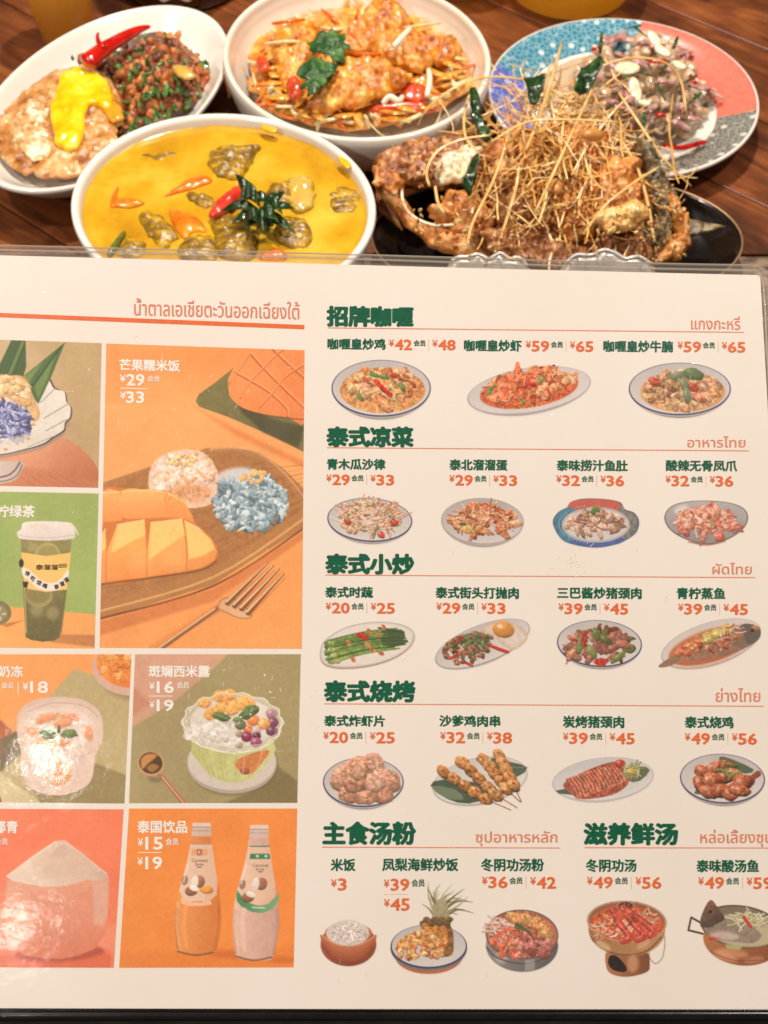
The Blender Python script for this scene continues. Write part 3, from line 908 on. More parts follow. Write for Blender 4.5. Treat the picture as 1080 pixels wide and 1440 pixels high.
for i in range(34):
    a = radians(p.rs.uniform(-125, -25)); l = p.rs.uniform(30, 62) * (1.0 if a < -1.2 else .9); b = p.rs.uniform(-.4, .9)
    x, y = 617 + p.rs.uniform(-6, 6), 1296 - p.rs.uniform(0, 18)
    q = [(x, y), (x + cos(a) * l * .5, y + sin(a) * l * .5), (x + cos(a + b * .5) * l * .9, y + sin(a + b * .5) * l * .85)]
    p.line(q, 4.2, np.array([(140, 132, 88), (166, 156, 110), (110, 104, 62), (186, 176, 140)][p.rs.randint(4)], float), 1, w1=.8)
p.poly([(608, 1298), (612, 1270), (622, 1262), (630, 1275), (632, 1300)], (176, 160, 116), 2, 3, op=.8)
for i in range(10): p.blob(600 + i * 3.6, 1293 + (i % 3) * 3, 5, 4, 0, (120, 88, 50), tex=.3)
p.pile(592, 1334, 36, 17, -8, [(232, 160, 88), (238, 184, 116), (222, 140, 76), (206, 110, 60)], 150, 4, spec=.3, dome=.5, hi=.15, dark=.3)
save(p, 'printed picture of pineapple fried rice with a pineapple crown')
p = Pic(676, 1274, 792, 1372, .85, seed=20)
p.ell(734, 1330, 51, 37, 2, (150, 144, 138), 1.2, grad=(.9, .3, (98, 92, 88))); p.ell(705, 1346, 9, 9, 30, (206, 200, 194), 6, op=.6)
p.line([(684, 1332), (700, 1347), (735, 1355), (768, 1346), (784, 1328)], 2.2, (92, 84, 78), 1); p.poly([(738, 1350), (752, 1348), (752, 1364), (738, 1366)], (180, 174, 168), 3, op=.6)
p.ell(734, 1314, 51.5, 35, 3, (110, 84, 74), 1); p.ell(734, 1314, 49.5, 33, 3, (190, 108, 80), 1.5)
p.pile(732, 1318, 40, 24, 0, [(216, 112, 84), (196, 90, 66), (226, 140, 110)], 60, 6)
p.strands(702, 1306, 16, 14, 0, [(232, 196, 180), (222, 160, 140)], 30, 22, 2)
for x, y in ((722, 1291), (738, 1293), (752, 1298), (764, 1304), (768, 1314)): p.blob(x, y, 11, 8.5, 20, (226, 150, 84), spec=.3, tex=.2)
for q in ([(694, 1326), (704, 1314), (722, 1306)], [(706, 1342), (712, 1326), (726, 1312)], [(724, 1344), (732, 1340)]):
    p.line(q, 11, (226, 104, 74), 1, w1=6)
    for t in (.25, .5, .75): p.ell(q[0][0] + (q[-1][0] - q[0][0]) * t, q[0][1] + (q[-1][1] - q[0][1]) * t, 1.2, 4, 30, (248, 178, 150), 1, op=.8)
p.pile(752, 1334, 22, 11, 0, [(190, 108, 96), (210, 132, 116), (170, 88, 76)], 26, 6, el=2)
p.line([(726, 1300), (740, 1308), (752, 1322)], 5, (84, 86, 56), 1, w1=2); p.line([(724, 1304), (745, 1310)], 3, (98, 100, 66))
save(p, 'printed picture of prawn noodle soup in a steel pot')
p = Pic(818, 1258, 946, 1380, .85, seed=21)
p.line([(915, 1328), (913, 1345), (922, 1355), (932, 1345), (935, 1322), (932, 1312)], 1.6, (150, 122, 100), 1)
p.poly([(856, 1335), (906, 1335), (914, 1358), (908, 1368), (882, 1374), (860, 1370), (852, 1358)], (186, 112, 68), 1.2, 3, grad=(855, 1350, 915, 1350, (124, 70, 42)), tex=.05)
p.poly([(858, 1344), (868, 1345), (881, 1360), (878, 1367), (862, 1364), (855, 1354)], (36, 30, 26), 1, 3)
p.ell(881.5, 1308, 54, 37, 2, (160, 112, 66), 1.2, grad=(.9, .2, (196, 136, 84))); p.line([(832, 1320), (856, 1338), (882, 1343), (910, 1337), (930, 1318)], 2.2, (98, 64, 40), 1, op=.7)
p.ell(848, 1330, 12, 5, 30, (232, 190, 140), 5, op=.7); p.ell(905, 1328, 10, 5, -30, (222, 170, 120), 5, op=.7); p.ell(890, 1355, 8, 12, 0, (226, 160, 110), 6, op=.7)
p.ell(881.5, 1296, 56.5, 29.5, 3, (196, 150, 108), 1); p.ell(881.5, 1296, 53.5, 27, 3, (150, 96, 62), 1); p.ell(882, 1299, 51.5, 24.5, 3, (218, 92, 54), 1.5)
p.strands(862, 1304, 26, 14, 0, [(240, 150, 110), (246, 184, 150), (226, 100, 64)], 40, 20, 2.2, .8); p.strands(906, 1292, 20, 10, 0, [(246, 190, 150), (240, 150, 110)], 26, 16, 2, .8)
p.ell(880, 1275, 13, 8, 3, (190, 140, 100), 1); p.ell(880, 1274.5, 11, 6.2, 3, (84, 58, 44), 1)
for q in ([(862, 1280), (872, 1300), (886, 1318), (876, 1324)], [(876, 1278), (892, 1300), (906, 1316), (896, 1322)], [(884, 1282), (904, 1296), (920, 1310), (914, 1316)]):
    p.line(q, 11, (206, 66, 52), 1, w1=9); p.line([(a - 2, b - 2) for a, b in q], 2, (240, 140, 120), 1, op=.7)
for i in range(7): p.line([(866 + i * 4, 1290), (860 + i * 6, 1268 + (i % 3) * 3)], 1.4, (206, 80, 60))
p.mark(882, 1299, 50, 24, 3)
save(p, 'printed picture of prawn soup in a brass charcoal hot pot')
p = Pic(960, 1258, 1112, 1366, .85, seed=22)
p.line([(988, 1313), (968, 1308), (972, 1290), (988, 1299)], 3.2, (84, 54, 42)); p.line([(1094, 1322), (1108, 1316), (1106, 1298)], 3.2, (84, 54, 42))
p.ell(1044, 1321, 55.5, 37, 6, (206, 124, 72), 1.2, grad=(.8, .6, (140, 72, 42))); p.ell(1020, 1345, 18, 6, 20, (240, 170, 118), 6, op=.6); p.ell(1060, 1350, 14, 5, -8, (232, 156, 104), 6, op=.5); p.line([(1000, 1338), (1030, 1350), (1070, 1350)], 2, (130, 66, 40), 1, op=.5); p.ell(1030, 1340, 22, 6, 8, (236, 160, 110), 6, op=.6)
p.ell(1042, 1303, 57.5, 30, 8, (104, 76, 58), 1); p.ell(1042, 1303, 54.5, 27.5, 8, (128, 112, 92), 1.5); p.ell(1042, 1309, 50, 22, 8, (196, 176, 140), 3)
p.poly([(990, 1300), (1010, 1290), (1040, 1296), (1070, 1312), (1060, 1326), (1030, 1324), (1000, 1320)], (150, 128, 110), 2, 3, tex=.2); p.strands(1054, 1296, 24, 12, 10, [(222, 212, 170), (190, 186, 130)], 34, 22, 2)
p.poly([(985, 1303), (987, 1285), (999, 1265), (1010, 1277), (1019, 1292), (1006, 1300), (1000, 1304)], (140, 92, 66), 1, 3, tex=.25, grad=(990, 1270, 1010, 1300, (74, 62, 54))); p.ell(999, 1282, 2.2, 2.2, 0, (28, 22, 20))
for q in ([(999, 1320), (1013, 1317)], [(1046, 1290), (1056, 1303)]): p.line(q, 5, (206, 62, 46))
p.poly([(1020, 1328), (1045, 1330), (1040, 1336), (1022, 1334)], (176, 178, 110), 1); p.ell(1020, 1316, 20, 6, 5, (232, 214, 196), 5, op=.6)
save(p, 'printed picture of sour fish soup in a hammered copper pot')

# ---- the six photo panels of the left-hand page -----------------------------
def panel(quad, bgcol, seed):
    q = np.array(quad, float)
    return Pic(q[:, 0].min(), q[:, 1].min(), q[:, 0].max(), q[:, 1].max(), 1.0, quad=quad, bgcol=bgcol, seed=seed)


def psave(p, label):
    foodify(p, .45)
    p.c = p.c * (1 + .035 * vnoise(p.X, p.Y, 5, 12, 3) + .05 * vnoise(p.X, p.Y, 90, 3, 2))[..., None]
    sp_ = np.clip(vnoise(p.X, p.Y, 2.2, 8, 1) - .72, 0, 1)[..., None] * 1.0; p.c = p.c + (np.array([255, 226, 200.]) - p.c) * sp_
    g_ = p.c.mean(2, keepdims=True); p.c = np.clip((g_ + (p.c - g_) * 1.14) * 1.05, 0, 255)
    p.c = p.c * .96 + np.array([255, 226, 196.]) * .04  # pale haze over the panels, mixed into the print colour
    return p.build('photo_panel', page, 4.5e-5, label, cut=False)


# blue rice in a fluted footed dish
p = panel([(-110, 474), (143, 482.5), (138, 686), (-112, 681)], (196, 166, 120), 31)
p.poly([(60, 470), (160, 470), (160, 700), (100, 640)], (186, 152, 106), 40, op=.8)
p.poly([(-112, 650), (-40, 640), (60, 618), (90, 616), (110, 628), (132, 650), (145, 680), (145, 700), (-112, 700)], (226, 152, 112), 2, 3, grad=(60, 620, 120, 690, (178, 98, 62)))
p.poly([(-112, 670), (20, 655), (60, 660), (140, 676), (145, 700), (-112, 700)], (196, 118, 80), 6, op=.8)
for i in range(7): p.line([(20 + i * 16, 664 + i), (60 + i * 16, 690)], 1.4, (176, 92, 58), op=.5)
p.poly([(-60, 655), (30, 648), (31, 660), (22, 674), (2, 680), (-60, 684)], (214, 196, 184), 1.2, 2, grad=(-10, 660, 30, 670, (190, 168, 158))); p.line([(-30, 674), (6, 670), (20, 662), (28, 650)], 1.8, (60, 50, 66), 1); p.line([(-30, 680), (8, 676), (24, 668), (31, 654)], 1.2, (70, 60, 76), 1)
pet = [(50, 560), (60, 533), (70, 532), (78, 545), (92, 552), (95, 566), (101, 574), (100, 588), (93, 596), (91, 606), (76, 616), (60, 626), (30, 634), (0, 640), (-60, 642), (-60, 560)]
p.poly([(x, y + 5) for x, y in pet[7:]] + [(60, 600)], (170, 140, 120), 1.5, 2)
p.poly(pet, (66, 44, 44), 1.1, 4); p.poly([(x - 1.8 if x > 40 else x, y - 1.4 + (3 if y < 550 else 0)) for x, y in pet], (232, 222, 208), 1.1, 4, tex=.03)
for a, b in (((57, 566), (78, 546)), ((62, 588), (96, 568)), ((64, 606), (94, 590)), ((40, 628), (74, 614))): p.line([a, b], 1.2, (150, 130, 116))
p.poly([(-14, 541), (16, 478), (36, 479), (37, 515), (30, 540), (10, 545)], (58, 84, 44), 1.2); p.line([(10, 535), (32, 482)], 4, (96, 122, 62)); p.line([(18, 532), (34, 486)], 1.5, (44, 66, 34))
p.poly([(34, 528), (92, 481), (72, 530), (54, 568), (44, 556), (40, 530)], (70, 98, 52), 1.2); p.poly([(48, 545), (80, 495), (66, 534), (54, 560)], (100, 128, 66), 2); p.line([(42, 548), (86, 487)], 2.2, (44, 68, 36)); p.poly([(34, 530), (60, 508), (40, 540)], (110, 132, 66), 2)
p.poly([(-40, 566), (-20, 530), (0, 526), (12, 528), (30, 528), (40, 540), (48, 560), (56, 580), (52, 592), (40, 590), (26, 572), (0, 558), (-40, 600)], (232, 184, 126), 1.2, 3, tex=.12, edge=(5, (206, 150, 94)))
p.pile(14, 552, 38, 18, 25, [(240, 196, 140), (226, 174, 116), (246, 208, 156)], 34, 6, spec=.3, hi=.15, dark=.25)
p.pile(8, 596, 36, 28, 0, [(116, 120, 170), (148, 152, 194), (90, 92, 142), (176, 178, 208), (70, 72, 116)], 320, 3.4, el=3, spec=.4, dome=.15)
p.ell(20, 624, 40, 9, -14, (224, 212, 198), 6, op=.75)
for x, y in ((47, 597), (40, 617), (8, 632)): p.ell(x, y, 3, 2, 0, (214, 160, 110), 1)
psave(p, 'printed photo of blue rice in a footed fluted dish')
# mango sticky rice
p = panel([(149.5, 483), (428.3, 492.5), (424.5, 912.5), (140, 911)], (247, 164, 94), 32)
p.poly([(140, 470), (440, 470), (440, 560), (280, 540), (140, 560)], (240, 138, 70), 60, op=.8); p.poly([(140, 850), (440, 760), (440, 930), (140, 930)], (238, 148, 76), 30, op=.6)
p.poly([(272, 570), (295, 585), (430, 650), (430, 660), (330, 612)], (222, 120, 60), 6, op=.7)
p.poly([(275, 564), (280, 554), (300, 540), (335, 512), (345, 540), (430, 590), (430, 637), (380, 612), (320, 586), (280, 572)], (112, 104, 58), 1.3, tex=.12); p.poly([(320, 548), (340, 580), (370, 608), (420, 630), (428, 600), (380, 588), (340, 560)], (62, 60, 38), 5, op=.8)
mg = [(321, 546), (322, 530), (335, 508), (352, 494), (372, 488), (430, 488), (430, 592), (405, 587), (370, 582), (342, 574), (325, 560)]
p.poly(mg, (240, 144, 78), 1.2, 3, tex=.04, grad=(340, 500, 420, 580, (226, 122, 66))); p.line([(340, 575), (370, 584), (404, 588), (428, 590)], 2, (90, 60, 30), 1, op=.6)
for q in ([(330, 524), (352, 536), (378, 552), (402, 574), (404, 586)], [(352, 498), (372, 520), (400, 548), (430, 576)], [(380, 488), (400, 508), (430, 534)], [(366, 572), (384, 552), (402, 530), (430, 512)], [(338, 560), (350, 540), (368, 520), (386, 502), (400, 490)], [(322, 540), (336, 520), (350, 500)]):
    p.line(q, 2.4, (196, 92, 44), 1); p.line([(a + 1, b - 2) for a, b in q], 1.6, (252, 172, 112), 1, op=.7)
# tray
p.poly([(140, 680), (215, 655), (290, 630), (330, 629), (365, 636), (400, 660), (430, 690), (430, 740), (300, 822), (140, 872)], (176, 116, 62), 1.4, tex=.06); p.poly([(140, 684), (215, 660), (292, 636), (330, 636), (365, 644), (395, 668), (424, 706), (420, 722), (300, 800), (140, 850)], (168, 108, 58), 2, tex=.12)
for i in range(12): p.line([(150, 840 - i * 13), (300, 800 - i * 12), (425, 720 - i * 6)], 1.2, (128, 76, 38) if i % 2 else (184, 122, 66), 1, op=.5)
p.line([(140, 860), (300, 812), (430, 728)], 3.5, (214, 156, 94), 1); p.line([(140, 870), (300, 824), (430, 741)], 3, (120, 66, 36), 1)
p.poly([(140, 874), (300, 828), (430, 744), (430, 756), (300, 846), (140, 894)], (206, 112, 58), 5, op=.75)
p.line([(296, 632), (335, 631), (368, 640), (402, 668), (428, 700)], 2.6, (206, 146, 96), 1)
# white rice
p.poly([(210, 690), (213, 655), (232, 638), (262, 632), (285, 636), (302, 655), (310, 690), (290, 712), (240, 712)], (236, 196, 166), 2, 3, tex=.1); p.pile(260, 672, 44, 30, 0, [(244, 214, 190), (238, 198, 168), (250, 226, 206), (236, 180, 140)], 150, 5, el=2.2, spec=.5, hi=.12, dark=.2, dome=.15)
p.ell(266, 692, 28, 14, 0, (222, 140, 84), 14, op=.65); p.pile(258, 648, 20, 7, 0, [(240, 180, 110), (246, 196, 130)], 34, 2.4)
# blue rice ball
p.poly([(306, 690), (312, 668), (330, 660), (360, 660), (380, 668), (396, 690), (396, 715), (380, 732), (355, 742), (325, 738), (308, 722)], (96, 116, 124), 3, 3); p.ell(330, 668, 26, 10, -10, (226, 216, 208), 6, op=.9)
p.pile(352, 708, 51, 38, 0, [(150, 172, 178), (176, 194, 198), (122, 146, 156), (196, 208, 208), (96, 116, 124)], 360, 4.2, el=2.8, spec=.5, dome=.12)
for i in range(14): p.blob(338 + p.rs.rand() * 34, 662 + p.rs.rand() * 18, 5, 3, p.rs.rand() * 180, (240, 186, 118), hi=.15, dark=.2)
# mango
MO = (212, 118, 54)
p.poly([(140, 690), (190, 688), (235, 691), (258, 706), (274, 735), (262, 752), (140, 760)], MO, 1.6, 3)
for q, c, g_ in (([(136, 740), (138, 694), (168, 691), (172, 728), (160, 742)], (250, 172, 96), (240, 140, 70)), ([(174, 728), (171, 690), (200, 688), (228, 690), (232, 704), (232, 732)], (252, 180, 104), (238, 138, 68)), ([(235, 733), (233, 700), (231, 691), (250, 697), (264, 714), (273, 736), (256, 744)], (248, 166, 90), (236, 136, 66))):
    p.poly(q, c, 1.2, 2, grad=(q[1][0], 692, q[0][0], 745, g_), tex=.025)
p.line([(140, 694), (190, 690.5), (230, 692), (256, 706)], 1.4, (255, 214, 150), 1, op=.7)
p.poly([(140, 820), (140, 745), (160, 733), (204, 729), (258, 729), (286, 745), (305, 768), (303, 788), (280, 801), (206, 813)], MO, 1.8, 2)
for q, top, fr in (([(150, 817), (150, 776), (165, 738), (203, 731), (205.5, 768), (205.5, 812)], [(165, 738), (203, 731), (204.5, 752), (180, 764), (156, 778)], (252, 172, 84)),
                  ([(207.5, 811), (207.5, 772), (212, 735), (256, 730), (261.5, 768), (261.5, 803)], [(212, 735), (256, 730), (260, 752), (236, 768), (209, 788)], (252, 174, 86)),
                  ([(263.5, 802), (264, 768), (259, 731), (280, 742), (297, 758), (305, 775), (301, 788), (282, 799)], [(260, 733), (280, 743), (297, 760), (302, 772), (284, 782), (266, 786)], (240, 156, 84)),
                  ([(136, 822), (138, 760), (148, 744), (149, 775), (148, 818)], [(138, 760), (148, 744), (149, 770), (140, 780)], (242, 158, 88))):
    p.poly(q, fr, 1.1, 0, grad=(q[0][0], 760, q[0][0] + 10, 815, (232, 140, 70)), tex=.03); p.poly(top, (255, 200, 112), 2.4, 0, tex=.03); p.line([top[0], top[1]], 1.3, (255, 222, 164), op=.8)
p.ell(196, 786, 16, 18, 0, (255, 184, 112), 16, op=.35); p.ell(244, 786, 16, 14, 0, (255, 186, 112), 14, op=.35)
p.line([(140, 822), (205, 813.5), (280, 802), (304, 789)], 2.6, (110, 62, 30), 1, op=.75)
# fork
p.line([(215, 912), (305, 856)], 12, (206, 118, 60), op=.5); p.line([(220, 916), (302, 858), (312, 850)], 7.5, (150, 92, 56), 1, w1=4.5); p.line([(222, 912), (302, 856)], 2, (240, 190, 140))
p.poly([(306, 855), (312, 842), (330, 842), (354, 862), (350, 870), (334, 869), (318, 862)], (222, 164, 116), 1.2, 3, grad=(312, 845, 345, 868, (226, 178, 130)), edge=(3, (150, 90, 50)))
for a, b in (((320, 848), (376, 792)), ((330, 852), (384, 796)), ((340, 856), (392, 801)), ((349, 862), (399, 807))): p.line([(a[0] + 2, a[1] + 3), (b[0] + 3, b[1] + 5)], 4, (190, 96, 44), w1=1.5, op=.5); p.line([a, b], 7.2, (126, 76, 44), w1=2.6); p.line([(a[0] - 1.6, a[1] - 1.6), (b[0] - .8, b[1])], 2.2, (246, 206, 160), w1=1)
psave(p, 'printed photo of mango sticky rice on a wooden tray with a fork')
# lime green tea
p = panel([(-112, 689), (138.7, 694), (133, 912), (-113, 910)], (152, 172, 92), 33)
p.poly([(-113, 700), (20, 700), (0, 860), (-113, 860)], (140, 162, 84), 30, op=.6)
p.poly([(-113, 846), (0, 852), (134, 864), (140, 920), (-113, 920)], (242, 162, 88), 1.3); p.poly([(80, 892), (134, 893), (134, 910), (70, 903)], (196, 122, 66), 2)
p.ell(-6, 862, 22, 18, 0, (118, 106, 66), 1.2); p.ell(-6, 862, 16, 13, 0, (140, 126, 84), 2); p.poly([(0, 878), (34, 872), (10, 882)], (190, 112, 56), 2)
for a in range(5): p.blob(-2 + 8 * cos(a * 1.25), 864 + 7 * sin(a * 1.25), 4, 2, a * 72, (190, 170, 140))
p.poly([(29, 757), (101, 757), (92, 840), (84, 896), (76, 901), (60, 902.5), (44, 900), (36, 896)], (136, 126, 74), 1.2, grad=(60, 780, 60, 900, (92, 84, 46)), tex=.1)
p.ell(67, 780, 18, 17, 0, (172, 160, 92), 1.5); p.ell(67, 781, 15, 14, 0, (150, 138, 78), 2); p.poly([(40, 760), (60, 770), (40, 776)], (158, 146, 88), 3)
p.ell(55, 838, 19, 16, 0, (152, 140, 84), 2); p.ell(54, 836, 16, 13, 0, (132, 120, 68), 3); p.ell(52, 858, 9, 9, 0, (160, 148, 96), 7, op=.7); p.ell(74, 862, 9, 9, 0, (154, 142, 92), 7, op=.7); p.line([(34, 810), (37, 890)], 1.5, (176, 164, 110)); p.line([(96, 800), (86, 890)], 2.5, (96, 86, 50), op=.6)
p.poly([(30, 776.5), (65, 782), (100, 777), (94, 829), (64, 832.5), (34, 827)], (240, 192, 106), 1)
p.ell(30, 792, 3.4, 6, 0, (40, 38, 30), 1); p.poly([(32, 818), (40, 818), (38, 827), (33, 826)], (40, 38, 30))
p.poly([(31, 798), (42, 802), (56, 815), (74, 820), (88, 812), (96, 800), (95, 816), (84, 828), (70, 831), (54, 828), (40, 816), (32, 810)], (236, 226, 214), 1, 2)
p.poly([(24, 749), (30, 744), (31, 737), (40, 733.5), (70, 733), (98, 735), (104, 742), (106, 754), (100, 758), (70, 760.5), (40, 759), (27, 757)], (238, 228, 218), 1.1, 3, grad=(60, 735, 60, 760, (222, 208, 198))); p.line([(26, 752), (45, 755), (70, 756), (104, 752)], 1.2, (204, 190, 180), 1); p.line([(98, 736), (105, 742), (110, 752)], 1.6, (236, 230, 220), 1)
p.poly([(36, 738), (60, 736), (74, 742), (60, 748), (38, 746)], (230, 214, 202), 3)
psave(p, 'printed photo of a lidded cup of lime green tea')
# milk jelly
p = panel([(-113, 920), (185, 920), (175, 1130), (-115, 1127)], (244, 156, 84), 34)
p.poly([(104, 941), (114, 943), (190, 975), (190, 1135), (-115, 1135), (-115, 1060), (24, 1028), (60, 990)], (184, 164, 112), 2, tex=.05)
p.poly([(-115, 1005), (0, 1012), (20, 1030), (0, 1070), (-115, 1080)], (178, 96, 56), 3); p.poly([(0, 1040), (24, 1027), (30, 1060), (0, 1086)], (116, 96, 66), 3); p.poly([(-115, 1090), (0, 1086), (60, 1130), (-115, 1140)], (206, 188, 140), 3)
p.poly([(134, 1073), (190, 1095), (190, 1135), (60, 1135), (40, 1100), (90, 1110)], (142, 124, 76), 3, tex=.06); p.poly([(-115, 1100), (0, 1118), (4, 1132), (-115, 1136)], (170, 90, 50), 1)
p.ell(184, 950, 44, 34, 5, (120, 100, 70), 8, op=.5); p.ell(180, 941, 51, 37, 8, (214, 170, 150), 1.5); p.ell(180, 935, 45, 32, 8, (244, 150, 72), 1.5, grad=(.5, .5, (226, 116, 44))); p.pile(172, 934, 30, 20, 0, [(250, 164, 86), (236, 136, 62)], 22, 7, hi=.1, dark=.2)
p.poly([(24, 1030), (26, 1002), (44, 986), (75, 980), (112, 983), (138, 998), (145, 1022), (143, 1045), (134, 1062), (130, 1092), (118, 1108), (84, 1119), (58, 1115), (38, 1103), (29, 1080), (29, 1055)], (218, 186, 166), 1.6, 3, grad=(40, 990, 110, 1110, (226, 196, 178)))
p.ell(84, 1017, 58, 33, 0, (228, 202, 184), 3, op=.7); p.ell(83, 1024, 50, 29, 0, (232, 210, 194), 2); p.line([(40, 1000), (75, 988), (118, 992), (138, 1008)], 3, (198, 166, 148), 1, op=.6); p.line([(30, 1052), (60, 1068), (110, 1066), (142, 1046)], 2, (200, 168, 150), 1, op=.5)
for x, y, a, l in ((66, 1010, -18, 16), (98, 1009, 5, 13), (46, 1030, 30, 12), (60, 1042, 25, 12), (88, 1018, -8, 14), (124, 1030, 80, 10), (90, 1044, 0, 10), (74, 1044, 0, 8)): p.blob(x, y, l, 6, a, (236, 150, 100), hi=.10, dark=.08, spec=.2, soft=4, wob=.4)
p.blob(68, 1033, 12, 7.5, 5, (92, 118, 62), tex=.2); p.blob(97, 1032, 12, 6.5, -8, (100, 126, 66), tex=.2); p.blob(82.5, 1026, 2.4, 6, 5, (80, 108, 54))
p.ell(82, 1088, 19, 17, 0, (224, 146, 84), 1.5, op=.9); p.line([(44, 1110), (60, 1117), (84, 1120)], 2.5, (130, 104, 80), 1, op=.7)
psave(p, 'printed photo of a plastic cup of milk jelly with mint')
# pandan sago
p = panel([(190, 920), (423, 920), (418, 1129), (181.5, 1129.5)], (158, 142, 96), 35)
p.poly([(181, 915), (326, 915), (290, 950), (240, 990), (181, 1026)], (212, 156, 128), 3); p.poly([(181, 960), (215, 990), (181, 1010)], (190, 120, 86), 8, op=.7)
p.poly([(181, 1026), (330, 915), (430, 915), (430, 1135), (181, 1135)], (158, 142, 94), 30, op=.5, tex=.08); p.poly([(388, 1075), (420, 1100), (420, 1135), (300, 1135), (350, 1115)], (112, 98, 60), 4, op=.8)
p.ell(328, 1077, 63, 42, 0, (108, 94, 62), 5, op=.7); p.ell(326, 1074, 63, 42, 0, (176, 162, 148), 1.3); p.ell(326, 1071, 62, 40, 0, (210, 198, 184), 1.3)
p.poly([(270, 1040), (384, 1040), (376, 1072), (356, 1094), (332, 1101), (306, 1096), (284, 1078)], (184, 184, 106), 1.4, 2, grad=(280, 1050, 370, 1090, (206, 204, 140)), tex=.08)
p.poly([(330, 1072), (352, 1060), (378, 1055), (372, 1068), (354, 1088), (338, 1084)], (206, 118, 64), 2, 3, tex=.15); p.blob(344, 1084, 7, 5, 0, (166, 84, 54))
wav = lambda k, dx=0: [(327 + dx + (70 * k + 2.4 * cos(t * 14)) * cos(t), 1016 + (41 * k + 2.0 * cos(t * 14)) * sin(t)) for t in np.linspace(0, 2 * pi, 56)[:-1]]
p.poly(wav(1.0), (196, 186, 158), 1.5, 0, op=.85, edge=(2.5, (236, 228, 212)))
p.ell(328, 1016, 61, 35, 0, (226, 214, 200), 3); p.pile(306, 1030, 44, 20, 0, [(226, 214, 200), (212, 200, 184), (236, 226, 214)], 46, 5, spec=.8, hi=.06, dark=.12, dome=0)
for x, y in ((288, 988), (304, 1000), (316, 984), (330, 990), (345, 986), (312, 994), (296, 1004), (326, 998), (338, 992), (309, 980), (322, 978), (350, 990)): p.blob(x, y, 9.5, 8.5, 0, (246, 172, 88), hi=.12, dark=.16, tex=.22, spec=.15, soft=1.8); p.mark(x, y, 9, 8, 0)
for x, y, r_, c in ((356, 1013, 9, (226, 132, 70)), (382, 1004, 8, (170, 122, 136)), (384, 1016, 8, (122, 66, 92)), (382, 1028, 8, (110, 54, 80)), (371, 1018, 9, (240, 160, 90)), (349, 1026, 7, (226, 132, 74)), (360, 1028, 7, (208, 176, 166)), (347, 1036, 8, (140, 44, 70)), (361, 1035, 6, (84, 40, 56)), (360, 1044, 8, (160, 78, 112)), (336, 1032, 5, (170, 146, 126)), (336, 1048, 5, (190, 164, 144)), (338, 1019, 8, (112, 112, 76)), (318, 1040, 4, (206, 190, 172))):
    p.blob(x, y, r_, r_ * .92, 0, c, spec=.55, wob=.08, hi=.18, dark=.25, soft=1.8); p.mark(x, y, 8, 8, 0)
for q in (((312, 1008), 13, 6, 14), ((351, 1001), 15, 8.5, -32)): p.blob(*q[0], q[1], q[2], q[3], (86, 106, 58), tex=.3, hi=.3, soft=1.5)
p.line([(302, 1004), (320, 1011)], 1, (140, 156, 96)); p.line([(340, 1008), (362, 995)], 1, (140, 156, 96)); p.blob(334, 1012, 7, 4, 0, (116, 134, 76))
for k_, op_ in ((1.0, .8), (.92, .35)): q_ = wav(k_); p.line(q_ + [q_[0]], 1.6, (244, 236, 222), op=op_)
p.line(wav(.93)[4:22], 3, (206, 200, 176), op=.5)
for i in range(14): p.ell(262 + p.rs.rand() * 130, 1010 + p.rs.normal(0, 22), 1.6, .9, p.rs.rand() * 90, (255, 250, 240), 1)
for i in range(8): p.line([(284 + i * 12, 1058), (296 + i * 9, 1094)], 2.5, (216, 216, 160) if i % 2 else (160, 162, 88), op=.35)
p.line([(258, 1010), (262, 1034), (290, 1052), (330, 1059), (368, 1052), (392, 1034), (396, 1010)], 1.8, (240, 232, 218), 1, op=.8)
p.poly([(206, 1090), (224, 1094), (230, 1090), (226, 1100), (212, 1100)], (110, 96, 64), 4, op=.7)
p.line([(216, 1088), (228, 1092), (262, 1134)], 5.2, (166, 106, 70), 1, w1=8); p.line([(228, 1093), (260, 1132)], 1.6, (226, 176, 130)); p.ell(212, 1074, 19, 17.5, 20, (196, 146, 96), 1.2); p.ell(212, 1073, 16.5, 15, 20, (70, 44, 24), 1.3); p.poly([(198, 1068), (208, 1060), (222, 1062), (208, 1074), (200, 1082)], (190, 128, 66), 3, 2); p.poly([(206, 1080), (214, 1074), (224, 1078), (214, 1086)], (150, 104, 54), 2, 2)
psave(p, 'printed photo of pandan sago dessert in a glass bowl with a spoon')
# young coconut
p = panel([(-115, 1137), (174, 1138), (160, 1361), (-116, 1360)], (238, 118, 80), 36)
p.poly([(-116, 1330), (0, 1345), (120, 1328), (162, 1338), (162, 1365), (-116, 1365)], (222, 98, 64), 5, op=.8); p.poly([(128, 1328), (150, 1300), (175, 1300), (165, 1345)], (244, 150, 120), 8, op=.6)
p.ell(84, 1340, 62, 12, -3, (168, 66, 48), 6, op=.8)
bd = [(9, 1236), (40, 1240), (100, 1242), (153, 1236), (154, 1262), (154, 1290), (148, 1312), (133, 1334), (110, 1344), (87, 1348.5), (55, 1347), (33, 1343), (17, 1330), (9, 1310), (8, 1275)]
p.poly(bd, (226, 154, 124), 1.5, 0, grad=(60, 1240, 90, 1350, (222, 120, 88)), tex=.05)
p.ell(22, 1290, 22, 44, 0, (240, 176, 148), 16, op=.6); p.ell(100, 1290, 36, 46, 0, (206, 128, 102), 26, op=.35)
p.poly([(130, 1242), (152, 1237), (153, 1288), (144, 1302), (132, 1300)], (222, 172, 150), 6, op=.7)
for i in range(60):
    x = 14 + p.rs.rand() * 132; y = 1250 + p.rs.rand() * 70; p.line([(x, y), (x + p.rs.normal(0, 1), y + 8 + p.rs.rand() * 18)], 1.0 + p.rs.rand(), (242, 184, 158) if i % 2 else (204, 122, 94), op=.16)
